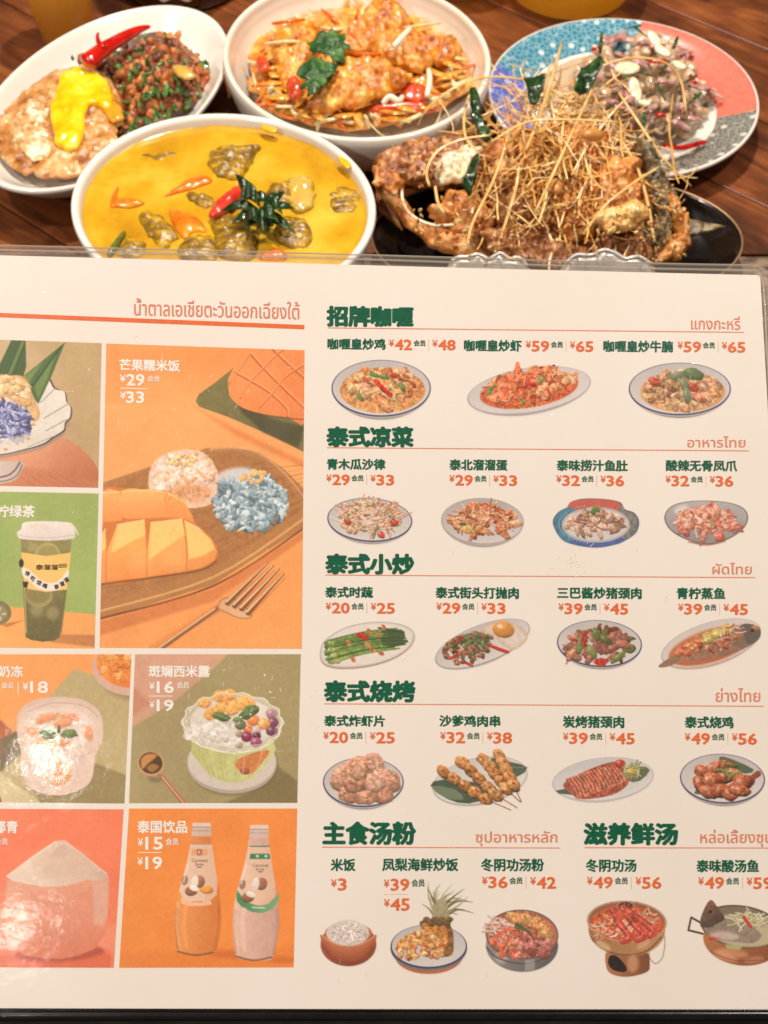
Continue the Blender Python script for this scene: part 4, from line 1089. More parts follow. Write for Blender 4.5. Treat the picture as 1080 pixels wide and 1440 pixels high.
for i in range(70):
    x, y = p.rs.normal(58, 26), p.rs.normal(1282, 24)
    if 12 < x < 140 and 1250 < y < 1336: p.line([(x, y), (x + p.rs.normal(0, 4), y + p.rs.normal(0, 2))], .9, (255, 216, 190), op=.55)
p.poly([(9, 1233), (18, 1226), (45, 1206), (77, 1184), (84, 1181.5), (90, 1182), (100, 1189), (125, 1209), (150, 1228), (153, 1235), (140, 1239), (122, 1238), (105, 1243), (87, 1246.5), (60, 1246.5), (36, 1243), (18, 1239)], (230, 206, 184), 1.4, 0, grad=(40, 1225, 125, 1222, (214, 178, 156)), tex=.05)
p.ell(86, 1215, 40, 22, 0, (206, 172, 152), 18, op=.5); p.line([(10, 1232), (45, 1206), (78, 1184)], 2.2, (250, 228, 210), op=.8); p.line([(92, 1183), (125, 1209), (150, 1229)], 1.4, (244, 218, 200), op=.7)
p.poly([(82, 1190), (90, 1186), (100, 1198), (90, 1206), (70, 1204)], (200, 166, 146), 4, op=.6)
psave(p, 'printed photo of a trimmed young coconut on coral')
# bottled drinks
p = panel([(181.5, 1137), (418, 1137), (413, 1360.5), (167.5, 1361)], (238, 134, 56), 37)
p.poly([(170, 1340), (415, 1332), (415, 1365), (165, 1365)], (226, 118, 46), 12, op=.5); p.ell(330, 1342, 34, 6, 0, (196, 92, 36), 6, op=.6); p.ell(400, 1350, 24, 5, 0, (196, 92, 36), 6, op=.6)
for ox, oy, body, body2, lab in ((0, 0, (232, 148, 78), (204, 106, 46), 0), (81, 3, (226, 184, 164), (196, 150, 134), 1)):
    T = lambda q: [(x + ox + (0 if y < 1260 else (1 if ox else 0)), y + oy + (max(0, y - 1300) * .1 if ox else 0)) for x, y in q]
    p.poly(T([(270, 1176), (295, 1176), (297, 1190), (301, 1215), (308, 1250), (310, 1280), (307, 1310), (302, 1338), (296, 1343), (275, 1343.5), (255, 1341), (249, 1336), (246, 1310), (246, 1280), (252, 1250), (262, 1215), (268, 1190)]), body, 1.2, 3, grad=(250 + ox, 1290, 315 + ox, 1290, body2), tex=.04)
    p.poly(T([(268, 1187), (298, 1187), (302, 1215), (306, 1240), (305, 1258), (294, 1268), (276, 1271), (258, 1264), (252, 1252), (262, 1215)]), (232, 196, 168), 1.2, 1, grad=(255 + ox, 1230, 310 + ox, 1230, (222, 176, 148)))
    p.poly(T([(271, 1160), (296, 1160), (297, 1176), (269, 1176)]), (206, 178, 164), 1); p.poly(T([(271, 1157), (296, 1157), (297, 1163), (270, 1163)]), (226, 200, 186), 1.2); p.line(T([(271, 1163), (296, 1163)]), 1, (150, 120, 110)); p.line(T([(270, 1168), (297, 1168)]), 1, (170, 140, 126)); p.line(T([(270, 1187), (297, 1187)]), 1, (160, 120, 96))
    if lab == 0:
        p.poly([(270, 1194), (292, 1194), (292, 1203), (269, 1203)], (226, 158, 108), 1); p.poly([(277, 1194), (284, 1194), (284, 1203), (277, 1203)], (164, 92, 50), 1)
        p.poly([(254, 1262), (275, 1270), (296, 1267), (298, 1272), (285, 1274), (268, 1274), (255, 1271)], (244, 184, 136), 1.2); p.line([(270, 1268), (285, 1268)], 1, (180, 110, 70)); p.blob(290, 1251, 10, 6, 8, (238, 148, 64), wob=0)
    else:
        p.line([(352, 1190), (379, 1190)], 1.5, (60, 110, 70)); p.poly([(352, 1200.5), (379, 1200.5), (380, 1208), (351, 1208)], (54, 118, 76), 1); p.ell(362, 1204, 2.4, 2, 0, (190, 210, 180), 1); p.ell(374, 1204, 2.2, 2, 0, (190, 210, 180), 1)
        p.poly([(334, 1252), (342, 1264), (360, 1273), (378, 1271), (391, 1257), (392, 1265), (382, 1279), (364, 1284), (346, 1279), (333, 1267)], (66, 132, 84), 1.2, 2, grad=(345, 1270, 372, 1270, (110, 160, 110)))
        p.line([(355, 1276), (372, 1277)], 1.6, (210, 220, 200))
    x0 = ox * .96 + (2 if ox else 0); p.ell(260 + ox, 1238 + oy * 2, 4.5, 7, 10, (140, 104, 84), 1.2, op=.85)
    p.blob(280 + x0 + (8 if ox else 0), 1240 + oy, 8, 9, 20, (158, 104, 74), wob=0); p.blob(274 + x0 + (6 if ox else 0), 1240 + oy, 5, 9, 10, (240, 224, 208), hi=.05, dark=.1, wob=0); p.blob(269 + x0, 1253 + oy * 3, 9, 7, -10, (150, 92, 62), wob=0); p.blob(273 + x0, 1249 + oy * 3, 7, 4, 20, (244, 230, 216), hi=.05, dark=.1, wob=0)
    p.line(T([(249, 1276), (247.5, 1300), (250, 1334)]), 3, np.array(body2) * .9, 1, op=.6); p.line(T([(308, 1274), (308.5, 1300), (303, 1334)]), 5, np.array(body2) * .88, 1, op=.6); p.line(T([(262, 1276), (259, 1300), (262, 1332)]), 6, np.clip(np.array(body) * 1.1, 0, 255), 1, op=.5); p.line(T([(265, 1215), (258, 1240)]), 2.5, (250, 226, 204), op=.6)
    p.line(T([(250, 1338), (275, 1343), (300, 1339)]), 2.6, (120, 76, 46), 1, op=.85); p.line(T([(250, 1270), (248, 1300), (252, 1330)]), 2, (250, 206, 170), 1, op=.5)
psave(p, 'printed photo of two coconut drink bottles on orange')

# ---- all printed lettering --------------------------------------------------
PN = 0.64


def heading(t, box, s=0.0):
    stamp('heading_print', [(word(t, box, s, .0, heavy=1.75), GREEN)], page)


def dname(t, x0, y0, x1, y1, s=.007):
    stamp('dish_name_print', [(word(t, (x0, y0, x1, y1), s, .0, heavy=PN), GREEN)], page)


def price(X, Y, a, b, k=1.0, s=.008, w1=23.5, w2=23.7):
    x = lambda d: X + d * k
    it = [(word('¥', (x(.2), Y, x(6.8), Y + 9.6 * k), s, .0, heavy=.25), ORANGE),
          (word(a, (x(8.8), Y, x(8.8 + w1), Y + 14.3 * k), s, .0, heavy=.72), ORANGE),
          (word('会员', (x(35.5), Y + .8, x(52), Y + 9.2 * k), s, .0, heavy=.2), GREEN),
          (bar(x(56.4), Y, x(56.6), Y + 15.5 * k, .8), PALE),
          (word('¥', (x(62.2), Y + .5, x(69), Y + 10 * k), s, .0, heavy=.25), ORANGE),
          (word(b, (x(70.8), Y + .5, x(70.8 + w2), Y + 14.8 * k), s, .0, heavy=.72), ORANGE)]
    stamp('price_print', it, page)


def rule(x0, y0, x1, y1, wd=1.3, m=None):
    stamp('rule_print', [(bar(x0, y0, x1, y1, wd), m or CORAL)], page)


def thai(t, box, s=0.0):
    stamp('thai_heading_print', [(word(t, box, s, .0, heavy=.12), CORAL)], page)


heading('招牌咖喱', (460.7, 431, 580, 458), .008); rule(461, 461, 1046, 467.3)
thai('แกงกะหรี่', (972, 444, 1041, 463), .01)
dname('咖喱皇炒鸡', 461, 476, 541.6, 491); price(547, 477.5, '42', '48', .985)
dname('咖喱皇炒虾', 653, 478, 733, 493.5); price(739.5, 479.5, '59', '65')
dname('咖喱皇炒牛腩', 849, 479, 946, 494.5); price(953.2, 480.5, '59', '65')
heading('泰式凉菜', (460.5, 600.7, 580, 627.5), .003); rule(460, 629.5, 1053, 634)
thai('อาหารไทย', (966.7, 613.5, 1048, 629), .0)
dname('青木瓜沙律', 460, 645.2, 541.3, 660); price(459, 667.3, '29', '33')
dname('泰北溜溜蛋', 632.6, 646, 713, 661); price(632, 668, '29', '33')
dname('泰味捞汁鱼肚', 783.4, 646.7, 882.3, 661.8); price(782.6, 668.5, '32', '36')
dname('酸辣无骨凤爪', 936.8, 647, 1036, 662); price(936.2, 669, '32', '36')
heading('泰式小炒', (459, 779.6, 581, 806.5), .002); rule(458, 808.6, 1062, 812.2)
thai('ผัดไทย', (1002, 791.4, 1057, 807.5), .0)
dname('泰式时蔬', 457.8, 825.2, 524, 840); price(458.2, 847.5, '20', '25', 1.02)
dname('泰式街头打抛肉', 613, 825.5, 729, 841); price(613.8, 847.8, '29', '33', 1.02)
dname('三巴酱炒猪颈肉', 784, 825.8, 901.8, 841.3); price(785.5, 848.5, '39', '45', 1.03)
dname('青柠蒸鱼', 952, 826.5, 1019.5, 842); price(953.8, 849, '39', '45', 1.03)
heading('泰式烧烤', (457, 958, 582.5, 986.3), .002); rule(456, 989.7, 1074, 993.2)
thai('ย่างไทย', (1006.6, 967.3, 1069, 987), .0)
dname('泰式炸虾片', 456.3, 1006, 540.7, 1021); price(454.8, 1029.3, '20', '25', 1.055)
dname('沙爹鸡肉串', 618.4, 1006, 703, 1021.3); price(619.2, 1029.5, '32', '38', 1.06)
dname('炭烤猪颈肉', 792, 1006.7, 877.3, 1023); price(791.8, 1030.5, '39', '45', 1.06)
dname('泰式烧鸡', 963.5, 1007.5, 1031, 1023.5); price(963.3, 1031, '49', '56', 1.065)
heading('主食汤粉', (455, 1156.4, 583.5, 1187), .0); rule(453, 1191.3, 787.5, 1192.5)
thai('ซุปอาหารหลัก', (668.8, 1168.5, 783.5, 1190), .0)
dname('米饭', 465.6, 1207.8, 499.2, 1224.6, 0)
stamp('price_print', [(word('¥', (465.8, 1236.6, 473.2, 1247), 0, .0, heavy=.25), ORANGE), (word('3', (475.8, 1235.5, 486.8, 1252), 0, .0, heavy=.72), ORANGE)], page)
dname('凤梨海鲜炒饭', 538, 1207.3, 643.8, 1224.6, 0)
stamp('price_print', [(word('¥', (540, 1237, 547.3, 1247.5), 0, .0, heavy=.25), ORANGE), (word('39', (550, 1236, 575, 1252.3), 0, .0, heavy=.72), ORANGE),
                      (word('会员', (579, 1236.5, 597, 1246.8), 0, .0, heavy=.2), GREEN), (bar(540, 1257.5, 574, 1257.5, .8), PALE),
                      (word('¥', (540.3, 1264.5, 547.6, 1275), 0, .0, heavy=.25), ORANGE), (word('45', (549.6, 1263.6, 575.4, 1280.4), 0, .0, heavy=.72), ORANGE)], page)
dname('冬阴功汤粉', 677, 1207.6, 764.4, 1225, 0); price(677.8, 1233, '36', '42', 1.095, 0)
heading('滋养鲜汤', (822, 1158, 952, 1187.6), .0); rule(822, 1192, 1100, 1192.6)
thai('หล่อเลี้ยงซุป', (985, 1166.5, 1086, 1191), .0)
dname('冬阴功汤', 824.4, 1208.6, 894.5, 1225.8, 0); price(825.6, 1233.2, '49', '56', 1.1, 0)
dname('泰味酸汤鱼', 980, 1209.3, 1066.7, 1226.3, 0); price(982, 1233.6, '49', '59', 1.1, 0)

# left page
thai('น้ำตาลเอเชียตะวันออกเฉียงใต้', (188.7, 419, 421, 443.5), .024)
rule(-112, 438.6, 428, 460, 6.2, ORANGE)


def wname(t, box, s=.01, extra=()):
    stamp('panel_lettering', [(word(t, box, s, .0, heavy=.65), WHITE)] + [(e, WHITE) for e in extra], page)


wname('芒果糯米饭', (168.3, 505, 252.5, 520.5), .02, [
    word('¥', (168.8, 527, 176.8, 537), .0, .0, heavy=.3), word('29', (178.3, 526.3, 202.8, 542), .01, .03, heavy=.75),
    word('会员', (207.5, 528.3, 224.5, 536.4), .01, .0, heavy=.2), bar(169, 545.6, 208, 546.8, 1.0),
    word('¥', (169, 551, 177, 561), .0, .0, heavy=.3), word('33', (178, 550.6, 202.4, 566.5), .01, .03, heavy=.75)])
wname('柠绿茶', (-4.5, 710.6, 48.7, 727), .01)
wname('奶冻', (-2, 936.5, 32, 952), .0, [
    word('会员', (2.6, 959.6, 19.4, 968), 0, .0, heavy=.2), bar(25.6, 959, 25.3, 977, 1.0),
    word('¥', (32.2, 960, 40, 970), 0, .0, heavy=.3), word('18', (43, 958.4, 67.2, 974.3), 0, .03, heavy=.75)])
wname('斑斓西米露', (209.4, 936, 295, 952), .0, [
    word('¥', (210.2, 960, 217.4, 969.5), 0, .0, heavy=.3), word('16', (221, 958.6, 244.3, 974.2), 0, .03, heavy=.75),
    word('会员', (248.8, 959, 265.7, 967.8), 0, .0, heavy=.2), bar(210, 978.8, 243, 978.8, 1.0),
    word('¥', (210.2, 986, 217.2, 995.5), 0, .0, heavy=.3), word('19', (221, 984.5, 243.8, 999.8), 0, .03, heavy=.75)])
wname('椰青', (-8.5, 1154.6, 24.7, 1171.3), .0, [word('会员', (-6.5, 1179, 10.8, 1187.6), 0, .0, heavy=.2)])
wname('泰国饮品', (193.8, 1154.2, 263, 1171.4), .0, [
    word('¥', (194, 1179, 201.3, 1190), 0, .0, heavy=.3), word('15', (205, 1177.5, 228.5, 1194.6), 0, .03, heavy=.75),
    word('会员', (233, 1178.8, 251, 1188.3), 0, .0, heavy=.2), bar(194, 1198.8, 227, 1198.8, 1.0),
    word('¥', (193.5, 1206, 201, 1216.5), 0, .0, heavy=.3), word('19', (205, 1205, 227.6, 1222), 0, .03, heavy=.75)])
cup = [(word('泰溜溜', (50.5, 794, 81, 801.3), .0, .0, heavy=.22), BROWN)]
for t, x, y, a in (('馋', 38.5, 806.5, 22), ('吃', 46.2, 813.5, 28), ('馆', 54.8, 819.3, 24), ('喝', 63, 824, 14), ('泰', 79.5, 825, -14), ('溜', 87, 821, -24), ('溜', 93, 815.5, -32)):
    cup.append((word(t, (x - 3.2, y - 3.3, x + 3.2, y + 3.3), 0, .0, rot=a, heavy=.22), BROWN))
cup.append((bar(83, 793.6, 93, 793, 1) + bar(83, 798, 93, 797.4, 1) + bar(84, 795.8, 92, 795.2, 1.4) + bar(83, 793.4, 83, 798, .9) + bar(93, 793, 93, 797.6, .9), BROWN))
stamp('cup_sleeve_lettering', cup, page)
stamp('bottle_lettering', [(word('Coconut', (269.5, 1207.3, 292, 1212.2), 0, .01), BROWN), (word('Drink', (274.5, 1213.6, 286.5, 1217.4), 0, .01), BROWN), (word('K', (279, 1196, 282.4, 1201.2), 0, .01), WHITE),
                           (bar(277, 1219.4, 283.5, 1219.4, 1.2), BROWN)], page)
stamp('bottle_lettering', [(word('Coconut', (355, 1214.3, 377.5, 1219), 0, .01), BROWN), (word('Drink', (360, 1220.4, 372, 1224.2), 0, .01), BROWN), (bar(363, 1226, 369.5, 1226, 1.2), BROWN)], page)
stamp('cup_lettering', [(word('奶冻', (68, 1090, 94, 1102), 0, .01), WHITE), (word('椰香', (68, 1075, 93, 1086), 0, .01), WHITE)], page)

rs_ = np.random.RandomState(77); sc_ = []
for i in range(150):
    if i < 34: x, y = rs_.normal(805, 16), rs_.normal(788, 12)
    elif i < 70: x, y = rs_.normal(360, 50), rs_.normal(990, 45)
    elif i < 95: x, y = rs_.normal(230, 60), rs_.normal(600, 60)
    else: x, y = rs_.uniform(5, 1060), rs_.uniform(400, 1400)
    a = rs_.normal(-1.1, .5) if i < 95 else rs_.uniform(0, 6.3); l = rs_.uniform(1.2, 9)
    sc_ += bar(x, y, x + cos(a) * l, y + sin(a) * l, rs_.uniform(.3, .8))
stamp('scratches', [([(np.vstack([q[0] for q in sc_]), [tuple(4 * k + j for j in (3, 2, 1, 0)) for k in range(len(sc_))])], M('scuffed_film', (255, 240, 226), rough=.3, coat=.5))], page, h=1.6e-4)
# ---- clear plastic sleeve and the black spine -------------------------------
def haze_film(name, w_):
    m, nt, b = nodes(name); L = nt.links
    out = nt.nodes['Material Output']
    b.inputs['Base Color'].default_value = (*lin((205, 190, 172)), 1); b.inputs['Roughness'].default_value = .22; b.inputs['Coat Weight'].default_value = .6
    tr = nt.nodes.new('ShaderNodeBsdfTransparent'); mx = nt.nodes.new('ShaderNodeMixShader'); mx.inputs[0].default_value = w_
    L.new(tr.outputs[0], mx.inputs[1]); L.new(b.outputs[0], mx.inputs[2]); L.new(mx.outputs[0], out.inputs[0])
    return m


sl = [(-152, 341), (0, 345), (300, 352.5), (500, 358), (760, 366), (960, 371.2), (1058, 373), (1068, 375.5), (1077, 381.5), (1083, 390), (1086, 420), (1112, 900), (1146, 1428), (-152, 1426)]
P = np.array(sl, float); T = on_menu(P[:, 0], P[:, 1], .0006)
back = sheet('back_film', sl, -.0009, .0001, haze_film('cloudy_film', .16), menu)
RIM = haze_film('sealed_film_edge', .5)
edge = catmull(np.array([on_menu(x, y, .0002) for x, y in sl[:13]]), 4, closed=False)
tube('sealed_edge', edge, lambda t: .00035, RIM, menu, sides=6, n=1)
seam = [(-150, 349), (0, 352), (200, 356), (460, 363.5), (700, 371), (900, 377.5), (1052, 381), (1064, 384), (1071, 392), (1075, 420), (1082, 560), (1101, 900), (1130, 1400)]
tube('weld_seam', [on_menu(x, y + random.uniform(-.6, .6), .0002) for x, y in seam], lambda t: .00045, haze_film('weld_film', .4), menu, sides=6, n=4)
BL = M('black_vinyl', (14, 13, 12), (26, 24, 22), scale=80, rough=.22, coat=.6, bump=.15, bscale=30, dist=.002)
sp = [(x, 1426.8) for x in range(-160, 1161, 60)]
tube('spine', [on_menu(x, y, -.0018) for x, y in sp], lambda t: .0021, BL, menu, sides=16, n=1)
tube('spine_lip', [on_menu(x, 1420.6, -.0002) for x, y in sp], lambda t: .0004, BL, menu, sides=8, n=1)

# =================================================================== TABLE AND ROOM
def clip_poly(poly, n, d):
    out = []
    for i in range(len(poly)):
        a, b = poly[i], poly[(i + 1) % len(poly)]
        da, db = a @ n - d, b @ n - d
        if da >= 0: out.append(a)
        if (da > 0) != (db > 0) and abs(da - db) > 1e-12: out.append(a + (b - a) * da / (da - db))
    return out


def prism(name, poly, ztop, th, mat, parent, bev=.0006):
    """a board from a convex outline, its upper arris eased"""
    P = np.array(poly); n = len(P)
    area = sum(P[i][0] * P[(i + 1) % n][1] - P[(i + 1) % n][0] * P[i][1] for i in range(n))
    if area < 0: P = P[::-1]
    ins = []
    for i in range(n):
        a, b, c = P[i - 1], P[i], P[(i + 1) % n]
        u = (b - a) / np.linalg.norm(b - a); v = (c - b) / np.linalg.norm(c - b)
        nu, nv = np.array([-u[1], u[0]]), np.array([-v[1], v[0]])
        m = nu + nv; m = m / max(m @ m, .3) * 2
        ins.append(b + m * bev)
    R = [[(*p, ztop) for p in ins], [(*p, ztop - bev) for p in P], [(*p, ztop - th) for p in P]]
    V = [q for r in R for q in r]
    F = [tuple(range(n)), tuple(range(2 * n, 3 * n))[::-1]]
    for k in range(2):
        for i in range(n):
            j = (i + 1) % n; F.append((k * n + i, (k + 1) * n + i, (k + 1) * n + j, k * n + j))
    return link(name, V, F, mat, parent, smooth=False)


def wood(name, c1, c2, c3, ang):
    m, nt, b = nodes(name); L = nt.links
    tc = nt.nodes.new('ShaderNodeTexCoord'); oi = nt.nodes.new('ShaderNodeObjectInfo')
    ad = nt.nodes.new('ShaderNodeVectorMath'); ad.operation = 'MULTIPLY_ADD'; ad.inputs[1].default_value = (7, 13, 0)
    L.new(oi.outputs['Random'], ad.inputs[0]); L.new(tc.outputs['Object'], ad.inputs[2])
    mp = nt.nodes.new('ShaderNodeMapping'); mp.vector_type = 'TEXTURE'; mp.inputs['Rotation'].default_value = (0, 0, ang); mp.inputs['Scale'].default_value = (6, 1, 1)
    L.new(ad.outputs[0], mp.inputs[0])
    n1 = nt.nodes.new('ShaderNodeTexNoise'); n1.inputs['Scale'].default_value = 38; n1.inputs['Detail'].default_value = 9; n1.inputs['Distortion'].default_value = 2.2; n1.inputs['Roughness'].default_value = .62
    n2 = nt.nodes.new('ShaderNodeTexNoise'); n2.inputs['Scale'].default_value = 15; n2.inputs['Detail'].default_value = 3
    L.new(mp.outputs[0], n1.inputs['Vector']); L.new(tc.outputs['Object'], n2.inputs['Vector'])
    r = nt.nodes.new('ShaderNodeValToRGB'); e = r.color_ramp.elements; e.new(.5)
    for i, (p, c) in enumerate(((.22, c1), (.5, c2), (.8, c3))): e[i].position = p; e[i].color = (*lin(c), 1)
    L.new(n1.outputs['Fac'], r.inputs[0])
    r2 = nt.nodes.new('ShaderNodeValToRGB'); r2.color_ramp.elements[0].position = .3; r2.color_ramp.elements[0].color = (.30, .25, .21, 1); r2.color_ramp.elements[1].position = .65; r2.color_ramp.elements[1].color = (1, 1, 1, 1)
    L.new(n2.outputs['Fac'], r2.inputs[0])
    mx = nt.nodes.new('ShaderNodeMix'); mx.data_type = 'RGBA'; mx.blend_type = 'MULTIPLY'; mx.inputs[0].default_value = .9
    L.new(r.outputs[0], mx.inputs[6]); L.new(r2.outputs[0], mx.inputs[7]); L.new(mx.outputs[2], b.inputs['Base Color'])
    b.inputs['Roughness'].default_value = .38; b.inputs['Coat Weight'].default_value = .35; b.inputs['Coat Roughness'].default_value = .25
    bp = nt.nodes.new('ShaderNodeBump'); bp.inputs['Strength'].default_value = .3; bp.inputs['Distance'].default_value = .0008
    L.new(n1.outputs['Fac'], bp.inputs['Height']); L.new(bp.outputs[0], b.inputs['Normal'])
    return m


EDGE_Y = .6225
table = empty('wooden_table', (0, .9, 0), 'dark reddish brown wooden plank table under all the dishes', 'table')
WA = math.atan2(.860 - .930, .304 - .218)
u = np.array([cos(WA), sin(WA)]); nn = np.array([-u[1], u[0]])
WOOD = wood('varnished_wood', (60, 30, 14), (134, 72, 34), (190, 116, 60), WA)
s1 = nn @ np.array([.218, .930]); s2 = nn @ np.array([.242, .693]); wd = (s1 - s2) / 2
for k in range(-9, 13):
    a0 = s2 + k * wd + .0007; a1 = s2 + (k + 1) * wd - .0007
    poly = [u * -2.5 + nn * a0, u * 2.5 + nn * a0, u * 2.5 + nn * a1, u * -2.5 + nn * a1]
    for n_, d_ in (((0, 1), EDGE_Y + .001), ((0, -1), -1.65), ((1, 0), -.75), ((-1, 0), -.75)):
        poly = clip_poly(poly, np.array(n_, float), d_)
        if len(poly) < 3: break
    if len(poly) >= 3:
        P = np.array(poly); keep = [i for i in range(len(P)) if np.linalg.norm(P[i] - P[i - 1]) > 1e-4]
        if len(keep) >= 3: prism('plank', P[keep], 0, .03, WOOD, table)
prism('under_board', np.array([(-.74, .63), (.74, .63), (.74, 1.64), (-.74, 1.64)]), -.0305, .02, M('dark_underside', (40, 24, 14), rough=.8), table)
ROUGH = M('weathered_edge_wood', (70, 52, 40), (112, 90, 70), (158, 138, 112), scale=90, detail=6, rough=.55, coat=.15, bump=.6, bscale=120, stretch=(1, 2.2, 1), lo=.32, hi=.72)
prism('edge_board', np.array([(-.75, .49), (.75, .49), (.75, EDGE_Y - .0005), (-.75, EDGE_Y - .0005)]), .001, .05, ROUGH, table, bev=.003)
fl = link('floor', [(-3, -2, -.74), (3, -2, -.74), (3, 4, -.74), (-3, 4, -.74)], [(0, 1, 2, 3)],
          M('dark_carpet', (20, 17, 14), (38, 34, 24), (70, 62, 34), scale=14, rough=.9, bump=.3, lo=.4, hi=.75), smooth=False)
tag(fl, kind='structure')

# =================================================================== CROCKERY
PORC = M('white_glaze', (236, 230, 219), (240, 235, 225), scale=20, rough=.18, coat=.4)
CREAM = M('cream_glaze', (230, 224, 208), (236, 230, 216), scale=20, rough=.22, coat=.4)


def noisy(amp, s, sd):
    return lambda r, z, t: (r, z + amp * fnoise((r * cos(t), r * sin(t), 0), s, sd))


# --- curry bowl
CB = (-.1015, .6065)
bowl = lathe('curry_bowl', (*CB, 0.001), .099, .0885, 151, smoothprof([(.5, 0), (.56, .0), (.6, .006), (.78, .014), (.93, .034), (.985, .049), (1.0, .0545), (.992, .0572), (.965, .0575), (.945, .0555), (.93, .050), (.86, .030), (.6, .014), (.05, .011)], 4), PORC)
tag(bowl, 'white round bowl filled with yellow curry, nearest to the menu', 'bowl')
SOUP = M('yellow_curry', (180, 124, 18), (212, 162, 30), (234, 192, 68), scale=24, detail=8, rough=.16, coat=.7, bump=.18, bscale=60, sss=.15, dist=.002, lo=.3, hi=.7)
soup = lathe('curry_sauce', (*CB, .0525), .099, .0885, 151, [(.948, -.004), (.947, .0012), (.935, .0)] + [(r, 0) for r in np.linspace(.9, .01, 16)], SOUP, mod=noisy(.0007, 7, 3))
tag(soup, 'thick golden yellow curry sauce filling the nearest white bowl', 'curry')
DRIP = M('curry_drip', (240, 186, 30), rough=.2, coat=.5)
tag(slab('sauce_drip', [(366, 176), (378, 177), (390, 181), (388, 187), (372, 184)], .0585, .0012, DRIP, flat=True), 'yellow sauce drip on the far rim of the curry bowl', 'sauce drip')
tag(slab('sauce_drip', [(474, 222), (484, 222), (494, 231), (490, 238), (480, 232)], .0585, .0012, DRIP, flat=True), 'yellow sauce drip on the right rim of the curry bowl', 'sauce drip')
AUB = M('curried_vegetable', (110, 82, 24), (156, 120, 30), (222, 172, 34), scale=110, detail=4, rough=.2, coat=.5, bump=.7, bscale=150, dist=.002, lo=.36, hi=.70, stretch=(1, 1.8, 1))
ch = [([(292, 225), (303, 211), (322, 206), (345, 208), (366, 209), (357, 226), (346, 245), (330, 257), (310, 252), (297, 241)], .010, 'large brown vegetable chunk at the far middle of the yellow curry'),
      ([(262, 272), (275, 269), (292, 275), (302, 285), (293, 293), (270, 288)], .006, 'small brown vegetable chunk left of the red pepper in the curry'),
      ([(195, 305), (213, 299), (235, 311), (250, 330), (240, 350), (222, 348), (203, 330)], .007, 'brown vegetable chunk at the left of the curry below the orange strip'),
      ([(254, 341), (275, 330), (300, 333), (311, 350), (300, 366), (250, 366)], .008, 'brown vegetable chunk under the orange pepper piece in the curry'),
      ([(296, 317), (310, 305), (335, 305), (350, 320), (366, 345), (350, 366), (312, 366), (303, 340)], .011, 'big veined brown chunk just below the basil sprig in the curry'),
      ([(385, 320), (400, 308), (425, 310), (438, 325), (435, 345), (415, 352), (392, 345)], .010, 'rounded brown chunk to the right of the basil sprig in the curry'),
      ([(165, 348), (178, 335), (197, 338), (207, 352), (190, 366), (166, 362)], .006, 'dark brown chunk at the near left rim of the curry'),
      ([(372, 268), (390, 257), (410, 260), (410, 282), (392, 290), (376, 282)], .008, 'olive brown chunk behind the basil sprig in the curry'),
      ([(462, 270), (480, 262), (505, 268), (512, 285), (495, 300), (468, 296)], .0025, 'sauce-covered lump at the right of the yellow curry'),
      ([(200, 218), (226, 212), (246, 214), (236, 224), (208, 226)], .002, 'thin submerged slice at the far left of the yellow curry')]
for pts, th, lab in ch:
    tag(slab('vegetable_chunk', pts, .0520, th * .55, AUB, amp=min(.0013, th * .3), ns=90, wob=.0028, fine=min(.0009, th * .2), under=.004, g=.0012, R=.010), lab, 'vegetable chunk', 'brown vegetable chunks in the yellow curry')
PEP = M('red_pepper', (196, 40, 26), (222, 76, 52), scale=60, rough=.2, coat=.8); CAR = M('orange_pepper', (236, 96, 16), (244, 130, 24), (240, 160, 40), scale=60, rough=.22, coat=.7)
tag(slab('red_pepper_piece', [(294, 306), (300, 288), (322, 268), (334, 262), (346, 268), (334, 284), (313, 303)], .057, .004, PEP, amp=.0008), 'glossy red pepper wedge beside the basil sprig in the curry', 'pepper piece')
for pts, lab in (([(238, 297), (262, 298), (282, 310), (291, 327), (272, 328), (261, 338), (248, 325)], 'bright orange pepper piece left of centre in the curry'), ([(230, 277), (250, 262), (268, 250), (290, 247), (300, 256), (285, 263), (258, 271)], 'long orange pepper strip above the orange piece in the curry'),
                 ([(155, 292), (157, 275), (169, 259), (165, 278), (185, 279), (204, 286), (185, 293), (166, 292)], 'forked orange pepper strip at the left of the curry'), ([(364, 360), (380, 352), (398, 351), (402, 366), (370, 368)], 'small orange pepper piece at the near edge of the curry')):
    tag(slab('orange_pepper_piece', pts, .0525, .003, CAR, amp=.0006), lab, 'pepper piece', 'orange pepper pieces in the curry')
ONI = M('translucent_onion', (206, 164, 60), (222, 190, 100), scale=50, rough=.12, coat=.9, sss=.4, bump=.3)
tag(slab('onion_piece', [(402, 258), (415, 249), (434, 251), (443, 268), (438, 293), (421, 300), (406, 288)], .0530, .0035, ONI, amp=.0018, ns=140, wob=.002), 'pale translucent onion lobe right of the basil in the curry', 'onion piece')
tag(slab('green_bean_sliver', [(150, 356), (162, 338), (174, 325), (177, 330), (166, 350), (156, 362)], .053, .003, M('olive_bean', (86, 96, 34), (120, 124, 44), rough=.25, coat=.5)), 'thin green sliver at the near left rim of the curry', 'bean sliver')
LEAF = M('dark_herb_leaf', (14, 36, 12), (26, 58, 18), (50, 88, 28), scale=120, rough=.3, coat=.35, bump=.5, bscale=130)
sprig = empty('basil_sprig', at(368, 292, .06), 'dark green basil sprig standing in the middle of the yellow curry', 'basil sprig')
